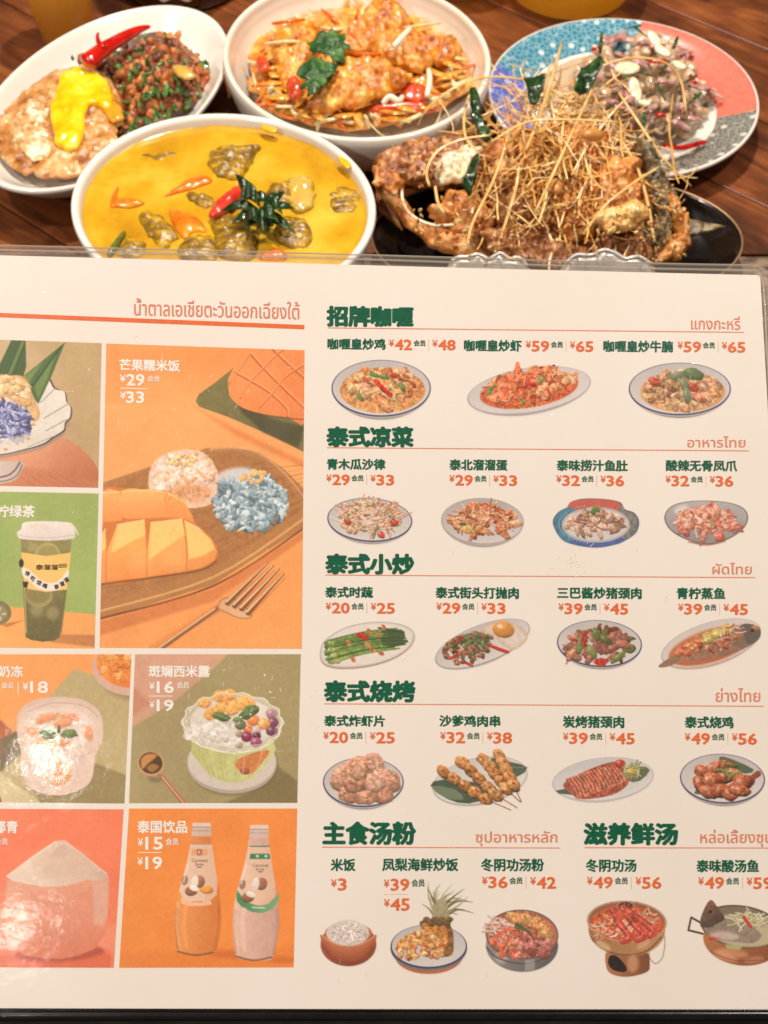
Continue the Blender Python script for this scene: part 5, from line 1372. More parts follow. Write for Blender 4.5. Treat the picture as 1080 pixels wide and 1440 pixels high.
def leafpts(x0, y0, x1, y1, w):
    d = np.array([x1 - x0, y1 - y0], float); L_ = np.linalg.norm(d); d /= L_; n_ = np.array([-d[1], d[0]]); o = np.array([x0, y0])
    prof = [(0, .06), (.12, .45), (.3, .95), (.5, 1), (.72, .66), (.9, .25), (1, .02)]
    return [tuple(o + d * t * L_ + n_ * w * k) for t, k in prof] + [tuple(o + d * t * L_ - n_ * w * k) for t, k in prof[::-1]]


for i, (x0, y0, x1, y1, w_, tl, zz) in enumerate(((366, 288, 330, 242, 9, 30, .072), (366, 290, 306, 292, 7, 10, .068), (362, 292, 322, 314, 6, 15, .066), (366, 292, 340, 326, 7, 20, .070), (366, 292, 372, 330, 8, 20, .070), (368, 290, 400, 268, 8, 25, .072),
                                             (370, 292, 414, 288, 7, 15, .070), (372, 296, 416, 326, 7, 15, .066), (360, 286, 352, 256, 7, 25, .076), (366, 290, 392, 310, 9, 15, .074), (350, 292, 362, 312, 8, 10, .075), (380, 286, 356, 270, 8, 5, .070), (340, 300, 372, 306, 9, 5, .068), (386, 300, 358, 322, 9, 0, .067), (376, 276, 398, 300, 8, 5, .073), (346, 262, 338, 286, 6, 10, .072))):
    slab('leaf', leafpts(x0, y0, x1, y1, w_), zz, .0005, LEAF, sprig, tilt=tl, amp=.0009, ns=110, flat=True, smooth_n=2, bend=lambda x, y: -.0045 * x * x + .002 * y * y)
tube('stem', [at(368, 292, .056), at(366, 290, .066), at(362, 286, .075)], .0009, LEAF, sprig)

# --- oval plate with minced pork and egg
OP = (-.1992, .7515)
pl = lathe('oval_plate', (*OP, .001), .1175, .0735, -117.4, smoothprof([(.5, 0), (.58, 0), (.62, .005), (.8, .013), (.95, .028), (.995, .0335), (1.0, .0355), (.99, .0368), (.965, .036), (.93, .033), (.8, .021), (.62, .013), (.3, .011), (.03, .011)], 4), PORC)
tag(pl, 'deep oval white plate of minced pork and fried egg, on the left', 'plate')
PORKC = [(158, 80, 26), (180, 98, 36), (108, 52, 16), (198, 122, 54), (138, 68, 22)]
pork_poly = np.array([(92, 92), (96, 70), (118, 63), (140, 74), (165, 60), (190, 45), (228, 37), (246, 37), (256, 50), (268, 66), (286, 82), (303, 92), (303, 112), (285, 138), (262, 160), (238, 168), (212, 186), (180, 205), (160, 216), (152, 200), (168, 170), (158, 130), (140, 106), (110, 100)], float)
slab('x', [(0, 0), (1, 0), (0, 1)], 0, .001, PORC) if False else None


def scatter(poly, n, sd, zf):
    rs = np.random.RandomState(sd); out = []
    lo, hi = poly.min(0), poly.max(0)
    while len(out) < n:
        q = lo + rs.rand(256, 2) * (hi - lo); ok = inside(q, poly); q = q[ok]; d = seg_dist(q, poly)
        for p, dd in zip(q, d):
            if len(out) < n: out.append((p[0], p[1], zf(dd, rs.rand()), dd))
    return out, rs


pts, rs = scatter(pork_poly, 1000, 3, lambda d, r: .017 + min(d, 45) / 45 * .020 - r * .006)
pts.sort(key=lambda q: -q[1]); parts, tint = [], []
for x, y, z, d in pts:
    s = rs.uniform(.0018, .0048)
    parts.append(lump_data(at(x, y, z), (s * rs.uniform(1, 1.7), s, s * .8), rot=tuple(rs.rand(3) * 6), amp=.5, freq=2.2, seed=rs.rand() * 50, sub=2)); tint.append(lin(PORKC[rs.randint(5)]) * rs.uniform(.7, 1.3))
MINCE = M('minced_pork', (255, 255, 255), (225, 215, 205), scale=300, rough=.35, coat=.3, attr=True, bump=.4, bscale=600)
tag(join('minced_pork', parts, MINCE, tint=tint), 'glistening brown stir-fried minced pork heaped on the oval plate', 'minced pork', kind='stuff')
slabm = slab('meat_bed', [tuple(p) for p in pork_poly], .019, .009, M('dark_meat_sauce', (50, 26, 12), (80, 44, 20), rough=.3, coat=.5), under=.006, amp=.001)
tag(slabm, 'dark oily sauce layer beneath the minced pork', 'meat sauce')
BEAN = M('green_bean', (24, 60, 12), (52, 100, 26), (110, 150, 56), scale=260, rough=.18, coat=.8)
bq, rs = scatter(pork_poly, 110, 8, lambda d, r: .0185 + min(d, 45) / 45 * .0208)
V, F = lump_data((0, 0, 0), (.0038, .0021, .0019), amp=.3, seed=4, sub=3); proto = link('bean_piece', V, F, BEAN, base=(0, 0, 0))
for i, (x, y, z, d) in enumerate(bq):
    o = proto if i == 0 else proto.copy()
    if i: COL.objects.link(o)
    o.location = at(x, y, z); o.rotation_euler = tuple(rs.rand(3) * 3); o.scale = (rs.uniform(.6, 1.5), rs.uniform(.6, 1.4), rs.uniform(.6, 1.3))
    tag(o, 'small chopped green bean piece among the minced pork', 'bean piece', 'green bean pieces in the minced pork')
tag(slab('onion_slice', [(242, 96), (252, 92), (268, 98), (275, 108), (262, 112), (248, 106)], .044, .003, ONI), 'pale onion slice on the right of the minced pork', 'onion slice')
RED = M('red_chilli', (176, 14, 6), (214, 28, 12), scale=50, rough=.12, coat=1.0)
c_ = empty('red_chilli', at(150, 62, .045), 'large shiny red chilli lying along the far side of the minced pork', 'chilli')
tube('chilli_body', pxpath([(120, 92, .044), (130, 82, .046), (148, 68, .046), (168, 56, .045), (186, 46, .044), (200, 40, .043), (212, 37, .042)]), lambda t: .0072 * (1 - t) ** .65 * min(1, (t * 9 + .35)) + .0006, RED, c_, sides=14, flat=.8)
tube('chilli_curl', pxpath([(146, 68, .05), (139, 60, .052), (137, 50, .054), (139, 46, .055)]), lambda t: .0022 * (1 - t) + .0006, RED, c_, sides=8)
egg = empty('fried_egg', at(85, 180, .03), 'crispy brown-edged fried egg with bright yellow yolk on the oval plate', 'fried egg')
EW = M('crispy_egg_white', (134, 72, 24), (208, 144, 76), (244, 214, 158), scale=70, detail=8, rough=.25, coat=.6, bump=1.0, bscale=150, dist=.002, lo=.33, hi=.70, sss=.1)
slab('egg_white', [(0, 163), (12, 148), (32, 128), (65, 106), (95, 95), (122, 95), (150, 108), (166, 130), (173, 160), (168, 185), (168, 205), (152, 217), (130, 236), (100, 250), (60, 250), (30, 240), (5, 228), (-14, 200)], .030, .0045, EW, egg, amp=.0030, ns=95, wob=.004, fine=.0026, under=.008, g=.0018)
EWC = M('soft_egg_white', (178, 122, 68), (226, 186, 132), (250, 236, 208), scale=100, detail=6, rough=.2, coat=.7, bump=.8, bscale=140, sss=.2, dist=.002)
slab('egg_white', [(14, 175), (24, 152), (44, 138), (68, 132), (72, 150), (66, 175), (72, 200), (66, 222), (46, 226), (30, 212), (16, 200)], .0335, .0022, EWC, egg, amp=.003, ns=110, wob=.004, fine=.002, under=.004, g=.0016)
YK = M('egg_yolk', (246, 176, 4), (254, 208, 6), (255, 220, 50), scale=60, rough=.22, coat=.7, bump=.5, bscale=90, sss=.25, dist=.002)
slab('egg_yolk', [(79, 125), (88, 106), (110, 98), (134, 102), (151, 116), (158, 138), (150, 153), (137, 147), (125, 148), (120, 166), (118, 188), (108, 206), (90, 210), (75, 192), (73, 155)], .0365, .0030, YK, egg, amp=.0018, ns=90, wob=.0030, fine=.0006, under=.008, g=.0015, flat=True, R=.006)
slab('runny_yolk', [(138, 118), (150, 114), (160, 130), (168, 150), (174, 164), (160, 172), (148, 160), (138, 150), (128, 146)], .0345, .0014, M('cooked_yolk', (206, 128, 24), (232, 164, 44), scale=80, rough=.2, coat=.6), egg, amp=.0022, ns=90, wob=.003, under=.006, g=.0015)

# --- round bowl with battered fish salad
RB = (-.0198, .7752)
rb = lathe('round_bowl', (*RB, .001), .1025, .0945, -60, smoothprof([(.5, 0), (.6, 0), (.63, .005), (.8, .011), (.94, .025), (.985, .038), (1.0, .045), (1.0, .0485), (.988, .0515), (.965, .0518), (.95, .050), (.942, .0465), (.93, .043), (.9, .036), (.78, .019), (.5, .012), (.03, .011)], 4), CREAM)
tag(rb, 'cream round bowl with a thick lip holding battered fish, at the back middle', 'bowl')
SAU = M('orange_dressing', (200, 104, 22), (228, 144, 44), (242, 190, 90), scale=60, rough=.2, coat=.7, bump=.6, bscale=90, sss=.1)
tag(slab('salad_dressing', [(350, 105), (362, 55), (420, 20), (520, 6), (600, 20), (650, 66), (668, 92), (655, 128), (604, 158), (540, 176), (470, 182), (398, 164), (358, 134)], .031, .008, SAU, amp=.0035, ns=95, wob=.005, fine=.003, under=.012, g=.003), 'orange dressing pooled under the battered fish in the round bowl', 'dressing')
BAT = M('golden_batter', (170, 84, 14), (224, 142, 34), (248, 198, 96), scale=85, detail=8, rough=.28, coat=.6, bump=1.0, bscale=160, dist=.002, lo=.34, hi=.68, sss=.08)
for pts, z, tl, th, lab in (([(434, 152), (446, 122), (460, 97), (484, 85), (520, 79), (550, 86), (577, 108), (562, 124), (532, 139), (492, 149), (460, 158)], .052, 16, .010, 'large golden battered fillet at the front of the round bowl'),
                        ([(383, 70), (396, 42), (425, 36), (447, 44), (446, 85), (432, 116), (400, 124), (384, 100)], .044, 10, .010, 'battered fillet at the left, behind the coriander leaf'),
                        ([(520, 62), (552, 46), (596, 48), (622, 62), (614, 84), (592, 100), (560, 96), (536, 82)], .046, 10, .010, 'knobbly battered fillet at the right of the round bowl'),
                        ([(440, 38), (480, 28), (538, 34), (562, 50), (540, 68), (490, 78), (455, 68)], .044, 4, .009, 'saucy battered fillet at the far middle of the round bowl'),
                        ([(508, 30), (518, 8), (532, -8), (562, 8), (584, 30), (572, 42), (530, 44)], .046, 20, .007, 'pointed battered piece sticking up at the far side of the round bowl'),
                        ([(612, 64), (636, 56), (648, 72), (632, 92), (610, 88)], .045, 15, .008, 'small battered piece at the right end of the round bowl'),
                        ([(400, 128), (430, 122), (452, 140), (440, 160), (405, 150)], .036, 15, .008, 'small saucy battered piece at the near left of the round bowl')):
    tag(slab('battered_fillet', pts, z, th, BAT, tilt=tl, amp=.0034, ns=95, wob=.0042, fine=.0034, under=.009, g=.0015), lab, 'battered fillet', 'battered fish fillets in the round bowl')
cor = empty('coriander_leaf', at(455, 90, .07), 'big green coriander leaf on top of the battered fish', 'coriander leaf')
HERB = M('fresh_herb', (20, 56, 14), (36, 84, 22), (66, 116, 38), scale=110, rough=.5, coat=.1, bump=.8, bscale=160)
for pts in ([(436, 76), (433, 62), (442, 50), (458, 42), (474, 43), (488, 50), (484, 62), (487, 76), (478, 90), (464, 84), (452, 74)], [(424, 118), (425, 98), (436, 82), (452, 78), (467, 86), (464, 104), (454, 120), (446, 134), (434, 136), (426, 130)]):
    slab('leaflet', pts, .067, .0004, HERB, cor, tilt=12, amp=.0030, ns=130, wob=.0075, flat=True, g=.0011, bend=lambda x, y: -.004 * x * x)
rs = np.random.RandomState(11)
CARM = M('carrot', (220, 92, 14), (240, 128, 36), scale=60, rough=.25, coat=.6); CAB = M('cabbage', (216, 196, 130), (238, 226, 180), (200, 190, 100), scale=60, rough=.25, coat=.5, sss=.3); TOM = M('tomato', (190, 50, 24), (222, 96, 50), scale=90, rough=.25, coat=.5, bump=.4)
ring = [(365, 120), (372, 140), (392, 148), (410, 160), (440, 165), (470, 172), (500, 172), (530, 168), (560, 165), (585, 160), (608, 150), (628, 138), (645, 120), (652, 100), (640, 92), (372, 90), (380, 60), (410, 30), (400, 60), (470, 20), (500, 12), (600, 40), (380, 110), (620, 120), (600, 130), (580, 146), (480, 160), (420, 150), (520, 78), (548, 62), (560, 70), (590, 60), (500, 60), (470, 40)]
for i in range(44):
    x, y = ring[i % len(ring)]; x += rs.uniform(-10, 10); y += rs.uniform(-6, 6); z = .038 if y > 85 or x < 390 else .052
    if 445 < x < 560 and 40 < y < 100: z = .062
    a = rs.uniform(0, pi); l = rs.uniform(12, 28)
    tag(tube('carrot_shred', pxpath([(x - cos(a) * l, y - sin(a) * l * .5, z), (x + rs.uniform(-3, 3), y + rs.uniform(-3, 3), z + .004), (x + cos(a) * l, y + sin(a) * l * .5, z)]), rs.uniform(.0008, .0015), CARM if i % 3 else CAB), 'thin orange or pale vegetable shred in the round bowl', 'vegetable shred', 'vegetable shreds in the round bowl')
for i in range(40):
    x, y = [(615, 135), (635, 120), (600, 148), (375, 100), (380, 85), (385, 128), (560, 160), (520, 170), (645, 100), (410, 30), (500, 12), (450, 168)][i % 12]; x += rs.uniform(-14, 14); y += rs.uniform(-8, 8)
    V, F = lump_data(at(x, y, .036 + rs.rand() * .006), (rs.uniform(.003, .007), rs.uniform(.002, .004), .0016), rot=tuple(rs.rand(3) * 3), amp=.3, seed=rs.rand() * 40, sub=3)
    tag(link('cabbage_piece', V, F, CAB), 'small pale yellow cabbage piece around the battered fish', 'cabbage piece', 'cabbage pieces in the round bowl')
for pts, z, lab in (([(402, 118), (415, 108), (426, 120), (424, 138), (408, 140)], .047, 'red tomato piece left of the front fillet'), ([(360, 84), (375, 82), (380, 98), (366, 104)], .045, 'red tomato piece at the far left of the round bowl'), ([(518, 154), (545, 146), (580, 143), (612, 150), (606, 160), (570, 158), (535, 160)], .042, 'long red tomato strip at the near side of the round bowl'), ([(565, 120), (590, 118), (605, 132), (590, 146), (568, 140)], .045, 'pink tomato wedge right of the front fillet')):
    tag(slab('tomato_piece', pts, z, .004, TOM, tilt=10, amp=.001), lab, 'tomato piece', 'tomato pieces in the round bowl')
STRIP = M('glazed_cabbage', (214, 120, 26), (240, 168, 60), (248, 210, 130), scale=70, rough=.2, coat=.7, sss=.2)
for i in range(70):
    t = rs.uniform(0, 2 * pi); x = 508 + 142 * cos(t) * rs.uniform(.75, 1); y = 96 + 78 * sin(t) * rs.uniform(.7, 1); a = rs.uniform(0, pi); l = rs.uniform(10, 24)
    tag(tube('cabbage_strip', pxpath([(x - cos(a) * l, y - sin(a) * l * .5, .040), (x + rs.uniform(-5, 5), y + rs.uniform(-5, 5), .044 + rs.rand() * .004), (x + cos(a) * l, y + sin(a) * l * .5, .040)]), rs.uniform(.0018, .0034), STRIP, flat=.35, sides=8), 'glazed golden cabbage strip round the battered fish', 'cabbage strip', 'glazed cabbage strips in the round bowl')
SPR = M('bean_sprout', (238, 226, 196), (250, 242, 220), rough=.2, coat=.6, sss=.3)
for q, lab in (([(553, 66, .072), (562, 56, .074), (577, 40, .074)], 'short white sprout on top of the right fillet'), ([(603, 98, .056), (604, 116, .056), (600, 136, .052)], 'white sprout at the right of the round bowl'), ([(538, 146, .056), (548, 136, .06), (560, 142, .058), (566, 136, .056)], 'curly white sprout in front of the golden fillet')):
    tag(tube('bean_sprout', pxpath(q), .0022, SPR, sides=8), lab, 'bean sprout')

# --- patchwork plate with seafood salad
SP = (.1752, .7704)


def patt(name, base, fg, scale, size=.22):
    m, nt, b = nodes(name); L = nt.links
    tc = nt.nodes.new('ShaderNodeTexCoord'); v = nt.nodes.new('ShaderNodeTexVoronoi'); v.inputs['Scale'].default_value = scale; v.inputs['Randomness'].default_value = .35
    n = nt.nodes.new('ShaderNodeTexVoronoi'); n.feature = 'DISTANCE_TO_EDGE'; n.inputs['Scale'].default_value = scale * 2.6
    L.new(tc.outputs['Object'], v.inputs['Vector']); L.new(tc.outputs['Object'], n.inputs['Vector'])
    r = nt.nodes.new('ShaderNodeMapRange'); r.inputs[1].default_value = size + .08; r.inputs[2].default_value = size
    r2 = nt.nodes.new('ShaderNodeMapRange'); r2.inputs[1].default_value = .09; r2.inputs[2].default_value = .03; r2.inputs[4].default_value = .45
    L.new(v.outputs['Distance'], r.inputs[0]); L.new(n.outputs['Distance'], r2.inputs[0])
    mm = nt.nodes.new('ShaderNodeMath'); mm.operation = 'MAXIMUM'; L.new(r.outputs[0], mm.inputs[0]); L.new(r2.outputs[0], mm.inputs[1])
    mx = nt.nodes.new('ShaderNodeMix'); mx.data_type = 'RGBA'; L.new(mm.outputs[0], mx.inputs[0])
    mx.inputs[6].default_value = (*lin(base), 1); mx.inputs[7].default_value = (*lin(fg), 1)
    L.new(mx.outputs[2], b.inputs['Base Color']); b.inputs['Roughness'].default_value = .2; b.inputs['Coat Weight'].default_value = .4
    return m


def pang(px, py):
    q = at(px, py, .022); return math.atan2(q[1] - SP[1], q[0] - SP[0]) % (2 * pi)


bt = [pang(905, 28), pang(698, 92), pang(718, 178), pang(820, 262), pang(1066, 158)]   # coral->teal, teal->violet, violet->coral patch, ->grey, grey->coral
SPM = [PORC, patt('teal_flower_print', (60, 134, 158), (206, 226, 226), 88, .2), M('coral_glaze', (216, 112, 94), (226, 128, 108), scale=300, rough=.25, coat=.4), patt('grey_flower_print', (112, 112, 104), (214, 212, 200), 100, .2), patt('violet_line_print', (92, 110, 196), (186, 196, 232), 60, .12)]


def sector(t):
    t = t % (2 * pi)
    if bt[0] <= t < bt[1]: return 1
    if bt[1] <= t < bt[2]: return 4
    if bt[2] <= t < bt[3]: return 2
    return 3 if (t >= bt[3] and (t < bt[4] or bt[4] < bt[3])) or (bt[4] < bt[3] and t < bt[4]) else 2


sprof = [(.5, 0), (.6, 0), (.62, .004), (.8, .009), (1.0, .0195), (1.005, .0208), (1.0, .0222), (.985, .0224), (.90, .0185), (.80, .0145), (.715, .0115), (.70, .0105), (.66, .0092), (.3, .009), (.03, .009)]
sp_ = lathe('patchwork_plate', (*SP, .001), .0985, .096, 0, sprof, None, seg=144, mats=SPM, msel=lambda i, t: sector(t) if 7 <= i <= 9 else 0)
tag(sp_, 'round plate with blue, coral and grey patchwork rim, at the right', 'plate')
tag(slab('clear_dressing', [(760, 120), (800, 70), (880, 50), (960, 90), (995, 150), (960, 200), (880, 210), (800, 190)], .0105, .0012, M('clear_dressing', (196, 176, 150), rough=.08, coat=.8), flat=True, under=.0002), 'thin clear dressing on the white centre of the patchwork plate', 'dressing')
sal = np.array([(800, 130), (815, 80), (850, 50), (885, 36), (925, 40), (955, 62), (975, 90), (1000, 120), (1008, 145), (985, 165), (960, 190), (920, 200), (860, 205), (800, 190), (785, 160)], float)
MAW = M('fish_maw', (182, 142, 104), (214, 182, 146), (240, 218, 188), scale=60, rough=.14, coat=.9, sss=.35, bump=.3, bscale=120)
rs = np.random.RandomState(21)
mq, rs = scatter(sal, 74, 21, lambda d, r: .014 + min(d, 55) / 55 * .030)
protos = []
for k in range(5):
    a = np.linspace(0, rs.uniform(1.2, 2.4), 6); R0 = rs.uniform(.006, .009)
    V, F = tube_data([(R0 * cos(t), R0 * sin(t), .001 * sin(3 * t)) for t in a], rs.uniform(.0036, .0052), sides=9, taper=.75, n=3)
    V = np.array(V); V = V - V.mean(0); V = np.array([v * (1 + .16 * fnoise(v, 240, k)) for v in V])
    protos.append(link('fish_maw_piece', V, F, MAW, base=(0, 0, 0)))
for i, (x, y, z, d) in enumerate(mq):
    o = protos[i] if i < 5 else protos[i % 5].copy()
    if i >= 5: COL.objects.link(o)
    o.location = at(x, y, z); o.rotation_euler = (rs.uniform(-.6, .6), rs.uniform(-.6, .6), rs.rand() * 6); o.scale = (rs.uniform(.75, 1.15),) * 3
    tag(o, 'curled translucent beige fish maw piece in the seafood salad', 'fish maw piece', 'fish maw pieces in the salad')
SHAL = M('shallot', (150, 84, 88), (208, 164, 152), (236, 214, 196), scale=90, rough=.2, coat=.7, sss=.2)
sq, rs = scatter(sal, 40, 33, lambda d, r: .020 + min(d, 55) / 55 * .033)
for i, (x, y, z, d) in enumerate(sq):
    a = rs.uniform(0, pi); l = rs.uniform(8, 20); c2 = rs.uniform(-6, 6)
    tag(tube('shallot_slice', pxpath([(x - cos(a) * l, y - sin(a) * l * .7, z - .004), (x + c2, y + c2, z + .003), (x + cos(a) * l, y + sin(a) * l * .7, z - .003)]), rs.uniform(.0016, .0040), SHAL, flat=.5, sides=8), 'thin purple shallot slice in the seafood salad', 'shallot slice', 'shallot slices in the salad')
for x, y, a, l, lab in ((920, 55, .9, 15, 'long white garlic slice near the top of the salad'), (932, 72, .5, 14, 'white garlic slice just below the topmost one'), (882, 96, 0, 19, 'flat white garlic slice in the middle of the salad'), (893, 128, 1.4, 20, 'broad white garlic slice below the middle of the salad'), (955, 92, .4, 12, 'garlic slice at the right shoulder of the salad'), (905, 145, .2, 11, 'small garlic slice at the lower middle of the salad')):
    P = [(x + cos(a) * l * cos(t) - sin(a) * l * .5 * sin(t), y + sin(a) * l * cos(t) + cos(a) * l * .5 * sin(t)) for t in np.linspace(0, 2 * pi, 9)[:-1]]
    tag(slab('garlic_slice', P, .055, .0016, M('garlic', (232, 220, 180), (246, 238, 206), rough=.2, coat=.6, sss=.3), tilt=20, amp=.0005), lab, 'garlic slice')
for q, lab in (([(932, 204, .024), (955, 208, .022), (975, 204, .02), (992, 199, .018)], 'long red chilli strip at the near edge of the salad'), ([(832, 70, .045), (845, 66, .047)], 'red chilli bit at the upper left of the salad'), ([(908, 82, .056), (922, 86, .057), (936, 84, .056)], 'red chilli strip under the garlic slices'), ([(970, 106, .045), (978, 118, .045)], 'red chilli bit at the right of the salad'), ([(922, 160, .046), (936, 163, .045)], 'red chilli bit at the lower middle of the salad'), ([(820, 168, .04), (834, 166, .04)], 'red chilli bit behind the lemongrass heap')):
    tag(tube('chilli_strip', pxpath(q), .0026, RED, sides=8, flat=.5), lab, 'chilli strip')
for i, (x, y) in enumerate(((890, 38), (900, 44), (935, 95), (965, 115), (880, 115), (910, 105), (950, 60), (870, 130), (905, 170), (975, 140), (860, 150), (930, 130), (845, 60))):
    a = rs.uniform(0, pi); l = rs.uniform(8, 18)
    tag(tube('herb_strip', pxpath([(x - cos(a) * l, y - sin(a) * l, .05), (x, y, .056), (x + cos(a) * l, y + sin(a) * l, .05)]), .0013, HERB, flat=.4), 'narrow dark green herb strip in the seafood salad', 'herb strip', 'green herb strips in the salad')

# --- tray and fried fish
TRAY = M('black_lacquer', (16, 11, 9), (26, 18, 13), scale=40, rough=.2, coat=.5)
tray = empty('fish_tray', (.114, .6165, 0), 'black oval tray with wavy silver edge under the fried fish', 'tray')
lathe('tray_dish', (.114, .6165, .0015), .1225, .067, 0, smoothprof([(.6, 0), (.75, 0), (.9, .006), (.985, .0165), (1.0, .0185), (.995, .0195), (.98, .0185), (.9, .010), (.75, .004), (.03, .004)], 3), TRAY, tray)
tube('tray_rim', [(.114 + .1222 * cos(t), .6165 + .0668 * sin(t), .0212) for t in np.linspace(-.35 * pi, 1.35 * pi, 60)], lambda t: .0008, M('lit_rim', (150, 116, 78), (190, 156, 116), rough=.3, metal=.4), tray, n=1)  # light caught along the tray edge is put into the pale rim colour
SILV = M('silver_edge', (176, 168, 156), (216, 208, 196), scale=60, rough=.3, metal=.35, coat=.4)
for top in ([(634.8, 366.7), (645, 361.5), (658, 361), (670, 357.6), (679, 360), (686.7, 364), (695, 360), (703.5, 355.8), (711, 360), (717.8, 364.6), (724, 362), (731, 362.8), (736, 367), (741, 374)],
            [(795.6, 369.8), (804, 362), (813, 358), (824, 358.6), (834, 358), (843, 353), (852, 351.4), (864, 355), (872, 360), (880, 363.8), (890, 361.5), (899, 361), (907, 365), (914, 370)]):
    lo = [(top[-1][0] + 8, 384), (top[-1][0] + 10, 402), (top[0][0] - 12, 402), (top[0][0] - 8, 380)]
    slab('wavy_edge', top + lo, .046, .0012, SILV, tray, tilt=52, smooth_n=3, flat=True, under=.001, R=.004)
    O_ = np.mean([at(x, y, .046) for x, y in top + lo], 0)
    n_ = np.array([0, -sin(radians(52)), cos(radians(52))]); q = []
    O_ = at(*np.mean(top + lo, 0), .046)
    for x, y in top:
        d_ = ray(x, y); q.append(CAM + d_ * (((O_ - CAM) @ n_) / (d_ @ n_)))
    tube('edge_bead', q, lambda t: .0011, M('bright_edge', (226, 220, 210), rough=.25, metal=.2, coat=.5), tray, n=3)
fish = empty('fried_fish', at(760, 290, .02), 'whole deep-fried fish cut in pieces, head to the left, under lemongrass', 'fried fish')
SKIN = M('fried_skin', (104, 56, 22), (172, 106, 52), (232, 178, 112), scale=120, detail=7, rough=.32, coat=.5, bump=1.0, bscale=170, dist=.002, lo=.34, hi=.7)
FLESH = M('fried_flesh', (142, 72, 22), (212, 132, 56), (246, 200, 132), scale=110, detail=7, rough=.38, coat=.35, bump=1.0, bscale=150, dist=.002, lo=.33, hi=.68)
PALEF = M('pale_flesh', (206, 168, 116), (240, 222, 180), (250, 240, 210), scale=110, rough=.3, coat=.4, bump=.9, bscale=180, sss=.2, lo=.38, hi=.6)
DKSK = M('charred_silver_skin', (52, 42, 30), (116, 98, 66), (186, 166, 118), scale=140, detail=6, rough=.3, coat=.5, bump=1.0, bscale=200, dist=.002, lo=.36, hi=.68)
A_ = .0045
GOLDF = M('golden_flesh', (206, 140, 66), (238, 192, 116), (250, 224, 168), scale=110, detail=7, rough=.35, coat=.3, bump=1.0, bscale=170, dist=.002)
FP = [('body_side', [(640, 250), (680, 205), (760, 185), (860, 190), (930, 240), (958, 300), (950, 360), (860, 384), (740, 378), (660, 345), (690, 300)], .036, 20, .012, SKIN),
      ('head', [(522, 238), (528, 222), (546, 209), (572, 199), (600, 193), (632, 189), (664, 190), (694, 200), (696, 226), (680, 248), (652, 262), (618, 268), (590, 262), (572, 262), (556, 268), (540, 262), (528, 252)], .048, 25, .010, SKIN),
      ('cheek_flesh', [(610, 238), (622, 222), (644, 211), (665, 206), (674, 222), (660, 244), (642, 258), (616, 254)], .061, 25, .005, PALEF),
      ('gill_cover', [(566, 206), (600, 198), (626, 200), (622, 226), (606, 246), (580, 252), (566, 236)], .056, 25, .004, SKIN),
      ('snout_edge', [(523, 240), (530, 234), (545, 240), (562, 250), (566, 264), (552, 271), (538, 266), (526, 256)], .055, 25, .004, FLESH),
      ('jaw', [(526, 258), (548, 262), (564, 264), (572, 284), (590, 308), (622, 320), (652, 322), (690, 334), (730, 346), (770, 354), (812, 376), (740, 382), (680, 372), (622, 356), (590, 334), (562, 304), (538, 280)], .034, 25, .010, FLESH),
      ('inner_chunk', [(600, 300), (622, 282), (642, 266), (668, 270), (690, 292), (692, 322), (662, 332), (628, 322)], .042, 30, .012, FLESH),
      ('belly_flap', [(660, 330), (700, 318), (760, 330), (830, 352), (880, 372), (820, 386), (740, 372), (690, 360)], .036, 25, .008, SKIN),
      ('body_chunk', [(680, 210), (720, 190), (770, 196), (790, 230), (776, 270), (730, 282), (690, 262)], .050, 25, .015, FLESH),
      ('body_chunk', [(690, 262), (730, 252), (776, 264), (790, 300), (770, 334), (716, 330), (690, 300)], .042, 30, .012, SKIN),
      ('body_chunk', [(770, 190), (820, 176), (862, 196), (870, 236), (836, 262), (788, 250)], .054, 20, .014, FLESH),
      ('body_chunk', [(780, 258), (826, 252), (846, 290), (838, 334), (800, 344), (776, 306)], .044, 30, .012, FLESH),
      ('flaky_slice', [(826, 262), (850, 236), (872, 214), (898, 222), (912, 256), (916, 292), (900, 318), (862, 330), (838, 316)], .054, 35, .014, FLESH),
      ('crust', [(838, 300), (866, 288), (892, 282), (910, 296), (900, 316), (870, 328), (846, 322)], .061, 35, .006, GOLDF),
      ('skin_slice', [(892, 196), (916, 206), (934, 240), (950, 282), (956, 320), (946, 352), (920, 368), (898, 348), (906, 300), (900, 250)], .044, 35, .012, DKSK),
      ('end_slice', [(934, 272), (956, 284), (968, 306), (976, 332), (966, 358), (944, 372), (918, 368), (940, 340), (946, 310)], .040, 35, .010, FLESH),
      ('lower_chunk', [(850, 330), (884, 322), (908, 336), (916, 366), (880, 384), (846, 366)], .034, 35, .010, SKIN)]
for i, (nm, pts, z, tl, th, mt) in enumerate(FP):
    slab(nm, pts, z, th, mt, fish, tilt=tl, amp=A_ if nm not in ('cheek_flesh', 'head', 'jaw') else .002, ns=105, wob=.0045 if nm not in ('head', 'jaw') else .003, fine=.0042 if nm not in ('cheek_flesh', 'head', 'jaw') else .0030, under=.012, g=.0015, seed=3 + i * 1.7)
tube('gill_bone', pxpath([(566, 262, .052), (566, 280, .05), (574, 298, .048), (590, 310, .046), (612, 317, .045), (640, 316, .045)]), .0011, PALEF, fish)
slab('tail_fin', [(950, 302), (972, 308), (1000, 314), (1020, 318), (1000, 325), (975, 332), (955, 330)], .030, .002, DKSK, fish, tilt=15, amp=.001, wob=.001)
for i_ in range(7): tube('fin_ray', pxpath([(530 + i_ * 3, 262 + i_ * 2, .040), (532 + i_ * 4, 284 + i_ * 3, .034), (536 + i_ * 5, 300 + i_ * 4, .030)]), .0011, SKIN, fish, flat=.5)
rs = np.random.RandomState(15); cr, ct = [], []
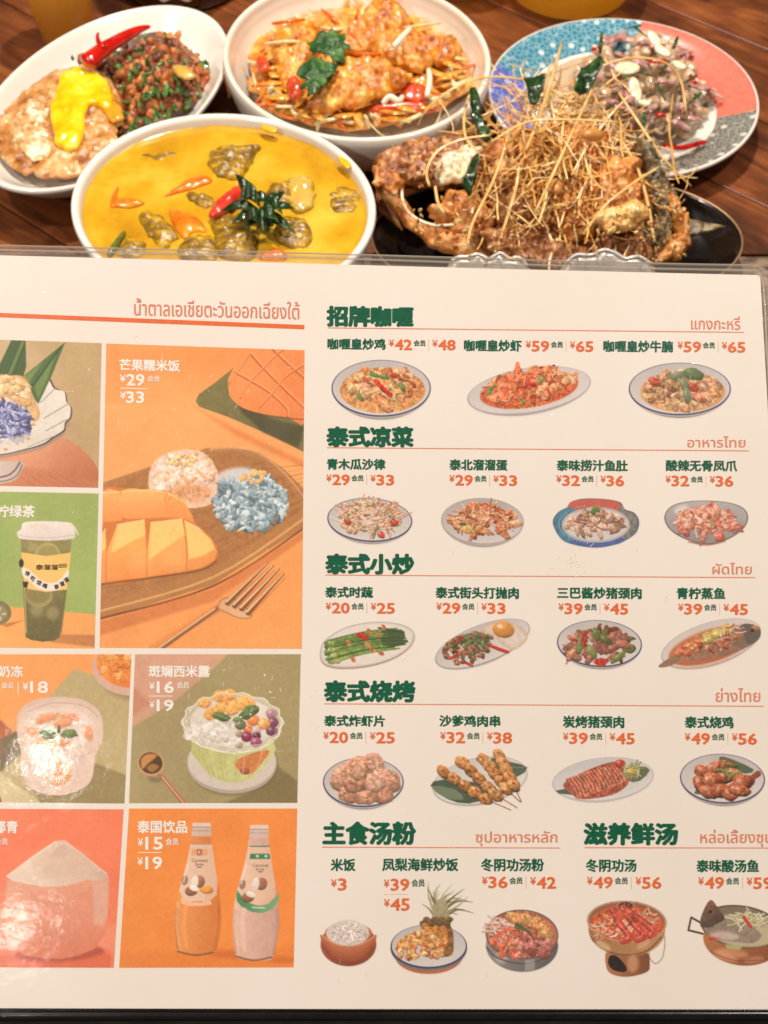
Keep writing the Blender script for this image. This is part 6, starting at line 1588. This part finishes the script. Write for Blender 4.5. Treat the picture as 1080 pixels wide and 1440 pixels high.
for q, nn_, z in (([(680, 210), (780, 180), (870, 200), (915, 270), (900, 330), (800, 345), (700, 330), (660, 270)], 300, .055), ([(890, 200), (935, 240), (975, 310), (965, 365), (900, 372), (895, 280)], 110, .052), ([(560, 300), (640, 270), (700, 320), (810, 372), (680, 372), (600, 340)], 70, .048), ([(530, 225), (590, 202), (640, 200), (620, 262), (560, 266)], 30, .060)):
    cq, rs = scatter(np.array(q, float), nn_, int(z * 1000) + nn_, lambda d, r: z + min(d, 20) / 20 * .006 + r * .006)
    for x, y, zz, d in cq:
        s_ = rs.uniform(.0004, .0012); cr.append(lump_data(at(x, y, zz), (s_ * rs.uniform(1, 2), s_, s_ * .7), rot=tuple(rs.rand(3) * 6), amp=.5, freq=2, seed=rs.rand() * 50, sub=2))
        ct.append(lin([(232, 176, 96), (206, 136, 62), (246, 208, 140), (164, 92, 40), (190, 112, 48)][rs.randint(5)]))
cb = join('crisp_crumbs', cr, M('crisp_crumb', (255, 255, 255), (220, 205, 190), scale=200, rough=.3, coat=.4, attr=True), fish, tint=ct); cb['kind'] = 'stuff'
# lemongrass heap
SHR = M('fried_lemongrass', (255, 255, 255), (255, 248, 235), (238, 214, 176), scale=110, rough=.35, coat=.3, attr=True)
GOLD = [(242, 196, 114), (252, 224, 160), (222, 168, 88), (255, 238, 196), (234, 184, 104)]
rs = np.random.RandomState(5); parts, tint = [], []


def strand(x, y, h, l, k, z0, zt):
    n = 9; q = []; w1_, w2_ = rs.uniform(-.38, .38), rs.uniform(0, 6)
    x -= cos(h) * l / 2; y -= sin(h) * l / 2
    for i in range(n):
        q.append((x, y, max(.02, z0 + zt * (i / (n - 1) - .5) + .004 * sin(i * 1.3 + x)))); h += k * .75 + w1_ * sin(i * 1.7 + w2_); x += cos(h) * l / (n - 1); y += sin(h) * l / (n - 1)
    return pxpath(q)


for i in range(340):
    if i % 3: x, y = rs.normal(775, 56), rs.normal(205, 42)
    else: x, y = rs.normal(810, 68), rs.normal(265, 42)
    if not (600 < x < 940 and 105 < y < 352): continue
    top = max(0, 1 - ((x - 785) / 160) ** 2 - ((y - 215) / 125) ** 2)
    z0 = .038 + .034 * top * rs.uniform(.55, 1.0) + (.012 if y < 190 else 0)
    parts.append(tube_data(strand(x, y, rs.uniform(0, pi), rs.uniform(35, 150), rs.normal(0, .24), z0, rs.normal(0, .012)), rs.uniform(.00035, .0009), sides=5, taper=.3, n=2, flat=.5))
    tint.append(lin(GOLD[rs.randint(5)]) * rs.uniform(.9, 1.25))
tag(join('lemongrass_shreds', parts, SHR, tint=tint), 'tangled heap of golden fried lemongrass shreds on top of the fish', 'lemongrass', kind='stuff')
GM = M('golden_strand', (214, 164, 84), (242, 206, 136), scale=90, rough=.35, coat=.3)
LS = [([(588, 176, .06), (596, 160, .07), (618, 138, .08), (650, 118, .085), (690, 108, .085), (740, 112, .08)], 'long pale strand arching left over the rim of the round bowl'),
      ([(740, 210, .08), (760, 160, .085), (776, 110, .085), (790, 60, .08)], 'straight lemongrass strand pointing at the top of the salad'),
      ([(830, 100, .08), (880, 82, .085), (930, 86, .08), (956, 110, .07), (964, 150, .06), (966, 168, .05)], 'long strand looping over the right of the salad'),
      ([(870, 130, .075), (900, 175, .07), (935, 225, .06), (972, 262, .045)], 'stiff strand running down to the right past the plate rim'),
      ([(668, 118, .075), (655, 150, .07), (654, 190, .065), (672, 215, .06)], 'curved brown strand at the left beside the dark leaf'),
      ([(604, 262, .065), (600, 240, .07), (616, 212, .075), (650, 196, .078), (690, 190, .08)], 'bent strand lying over the fish cheek'),
      ([(658, 345, .05), (664, 315, .056), (690, 262, .066), (708, 215, .075), (716, 180, .08)], 'thick strand running down the left side of the heap'),
      ([(700, 348, .05), (712, 310, .056), (726, 262, .066), (730, 230, .07)], 'strand hanging down beside the thick one on the left'),
      ([(840, 110, .08), (812, 170, .085), (780, 240, .08), (752, 300, .065)], 'long strand crossing the middle of the heap'),
      ([(820, 330, .055), (850, 290, .065), (890, 258, .07), (925, 236, .068)], 'golden strand crossing the flaky slice'),
      ([(920, 340, .05), (912, 290, .06), (898, 240, .068), (876, 200, .075)], 'strand lying along the dark skin slice'),
      ([(690, 200, .08), (740, 172, .088), (800, 168, .09), (870, 172, .085)], 'horizontal strand along the top of the heap'),
      ([(612, 262, .062), (616, 285, .058), (625, 300, .054)], 'short strand drooping over the fish mouth')]
for q, lab in LS:
    tag(tube('lemongrass_strand', pxpath(q), .0011, GM, sides=6, flat=.6), lab, 'lemongrass strand', 'single lemongrass strands on the fish')
for pts, z, lab in (([(660, 128), (668, 120), (676, 140), (680, 168), (690, 192), (682, 198), (668, 176), (661, 150)], .075, 'upright dark green lime leaf at the left of the heap'), ([(664, 218), (673, 214), (672, 236), (666, 258), (662, 275), (654, 268), (648, 258), (658, 240)], .068, 'dark green lime leaf hanging over the fish cheek'),
                    ([(738, 112), (752, 106), (767, 103), (764, 122), (758, 140), (746, 144), (741, 130)], .086, 'square dark green lime leaf at the top of the heap'), ([(806, 128), (812, 106), (826, 90), (845, 76), (846, 96), (836, 116), (820, 130)], .088, 'pointed dark green lime leaf leaning on the salad')):
    tag(slab('lime_leaf', pts, z, .0008, LEAF, tilt=20, amp=.0022, ns=120, wob=.002, g=.0011, flat=True, under=.0003, bend=lambda x, y: .0035 * x * x - .003 * y * y), lab, 'lime leaf')
for x, y, z, a, lab in ((782, 262, .068, 1.5, 'whole fried garlic clove in the middle of the heap'), (834, 190, .08, .4, 'fried garlic clove near the top of the heap')):
    V, F = lump_data(at(x, y, z), (.0085, .0042, .004), rot=(0, .3, a), amp=.08, seed=2, sub=3); tag(link('fried_garlic', V, F, M('fried_garlic', (176, 104, 40), (226, 172, 96), rough=.3, coat=.5)), lab, 'fried garlic')

# --- drinks and bottle at the back
GLS = haze_film('clear_glass', .07)

def cup(x, y, r0, r1, h, label, juice, glassy=False):
    e = empty('juice_glass', (x, y, 0), label, 'glass')
    lathe('glass', (x, y, .0005), 1, 1, 0, [(r0 * .9, 0), (r0, .002), (r1, h), (r1 - .0015, h), (r0 - .0015, .003), (r0 * .3, .0028)], GLS, e, seg=64)
    lathe('juice', (x, y, .0005), 1, 1, 0, [(r0 * .3, .0035), (r0 - .0025, .004), (r0 + (r1 - r0) * .8 - .002, h * .8), (r0 * .3, h * .8)], juice, e, seg=64)


AMB = M('amber_juice', (226, 160, 22), (240, 184, 40), scale=20, rough=.2, sss=1.0, coat=.2); YEL = M('yellow_juice', (246, 190, 24), (252, 208, 50), scale=20, rough=.2, sss=1.0, coat=.2)
for m_ in (AMB, YEL):
    nt_ = m_.node_tree; b0 = nt_.nodes['Principled BSDF']; b0.inputs['Subsurface Weight'].default_value = 0
    tl_ = nt_.nodes.new('ShaderNodeBsdfTranslucent'); tl_.inputs[0].default_value = (*lin((255, 214, 90)), 1); mx_ = nt_.nodes.new('ShaderNodeMixShader'); mx_.inputs[0].default_value = .6
    nt_.links.new(b0.outputs[0], mx_.inputs[1]); nt_.links.new(tl_.outputs[0], mx_.inputs[2]); nt_.links.new(mx_.outputs[0], nt_.nodes['Material Output'].inputs[0])
cup(-.2515, .874, .0225, .036, .12, 'tall glass of amber juice behind the oval plate', AMB)
cup(.153, .944, .052, .058, .09, 'wide glass of yellow juice behind the patchwork plate', YEL)
cup(.064, .966, .045, .05, .09, 'glass of yellow juice behind the round bowl', YEL)
b_ = empty('brown_bottle', (-.168, .958, 0), 'dark brown bottle with pale scroll label behind the oval plate', 'bottle')
lathe('bottle_body', (-.168, .958, 0), .052, .052, 0, smoothprof([(.8, 0), (.96, .002), (1, .01), (1, .05), (1, .12), (.8, .15), (.3, .18), (.3, .2)], 3), M('brown_glass', (34, 16, 8), (52, 26, 12), rough=.08, coat=.8), b_, seg=64)
lab = [(-.35, .03), (-.22, .012), (.0, .016), (.22, .012), (.35, .03), (.28, .05), (.38, .07), (0, .075), (-.38, .07), (-.28, .05)]
LB = M('cream_label_ink', (200, 186, 170), rough=.5)
cyl = lambda s, k=1.0: [(-.168 + .0526 * sin(a * k), .958 - .0526 * cos(a * k), .002 + (z - .04) * k + .04) for a, z in s]
c0 = cyl(catmull(lab, 5)); tube('label_outline', c0 + [c0[0]], lambda t: .0009, LB, b_, n=1)
c1 = cyl(catmull(lab, 5), .8); tube('label_outline', c1 + [c1[0]], lambda t: .0005, LB, b_, n=1)
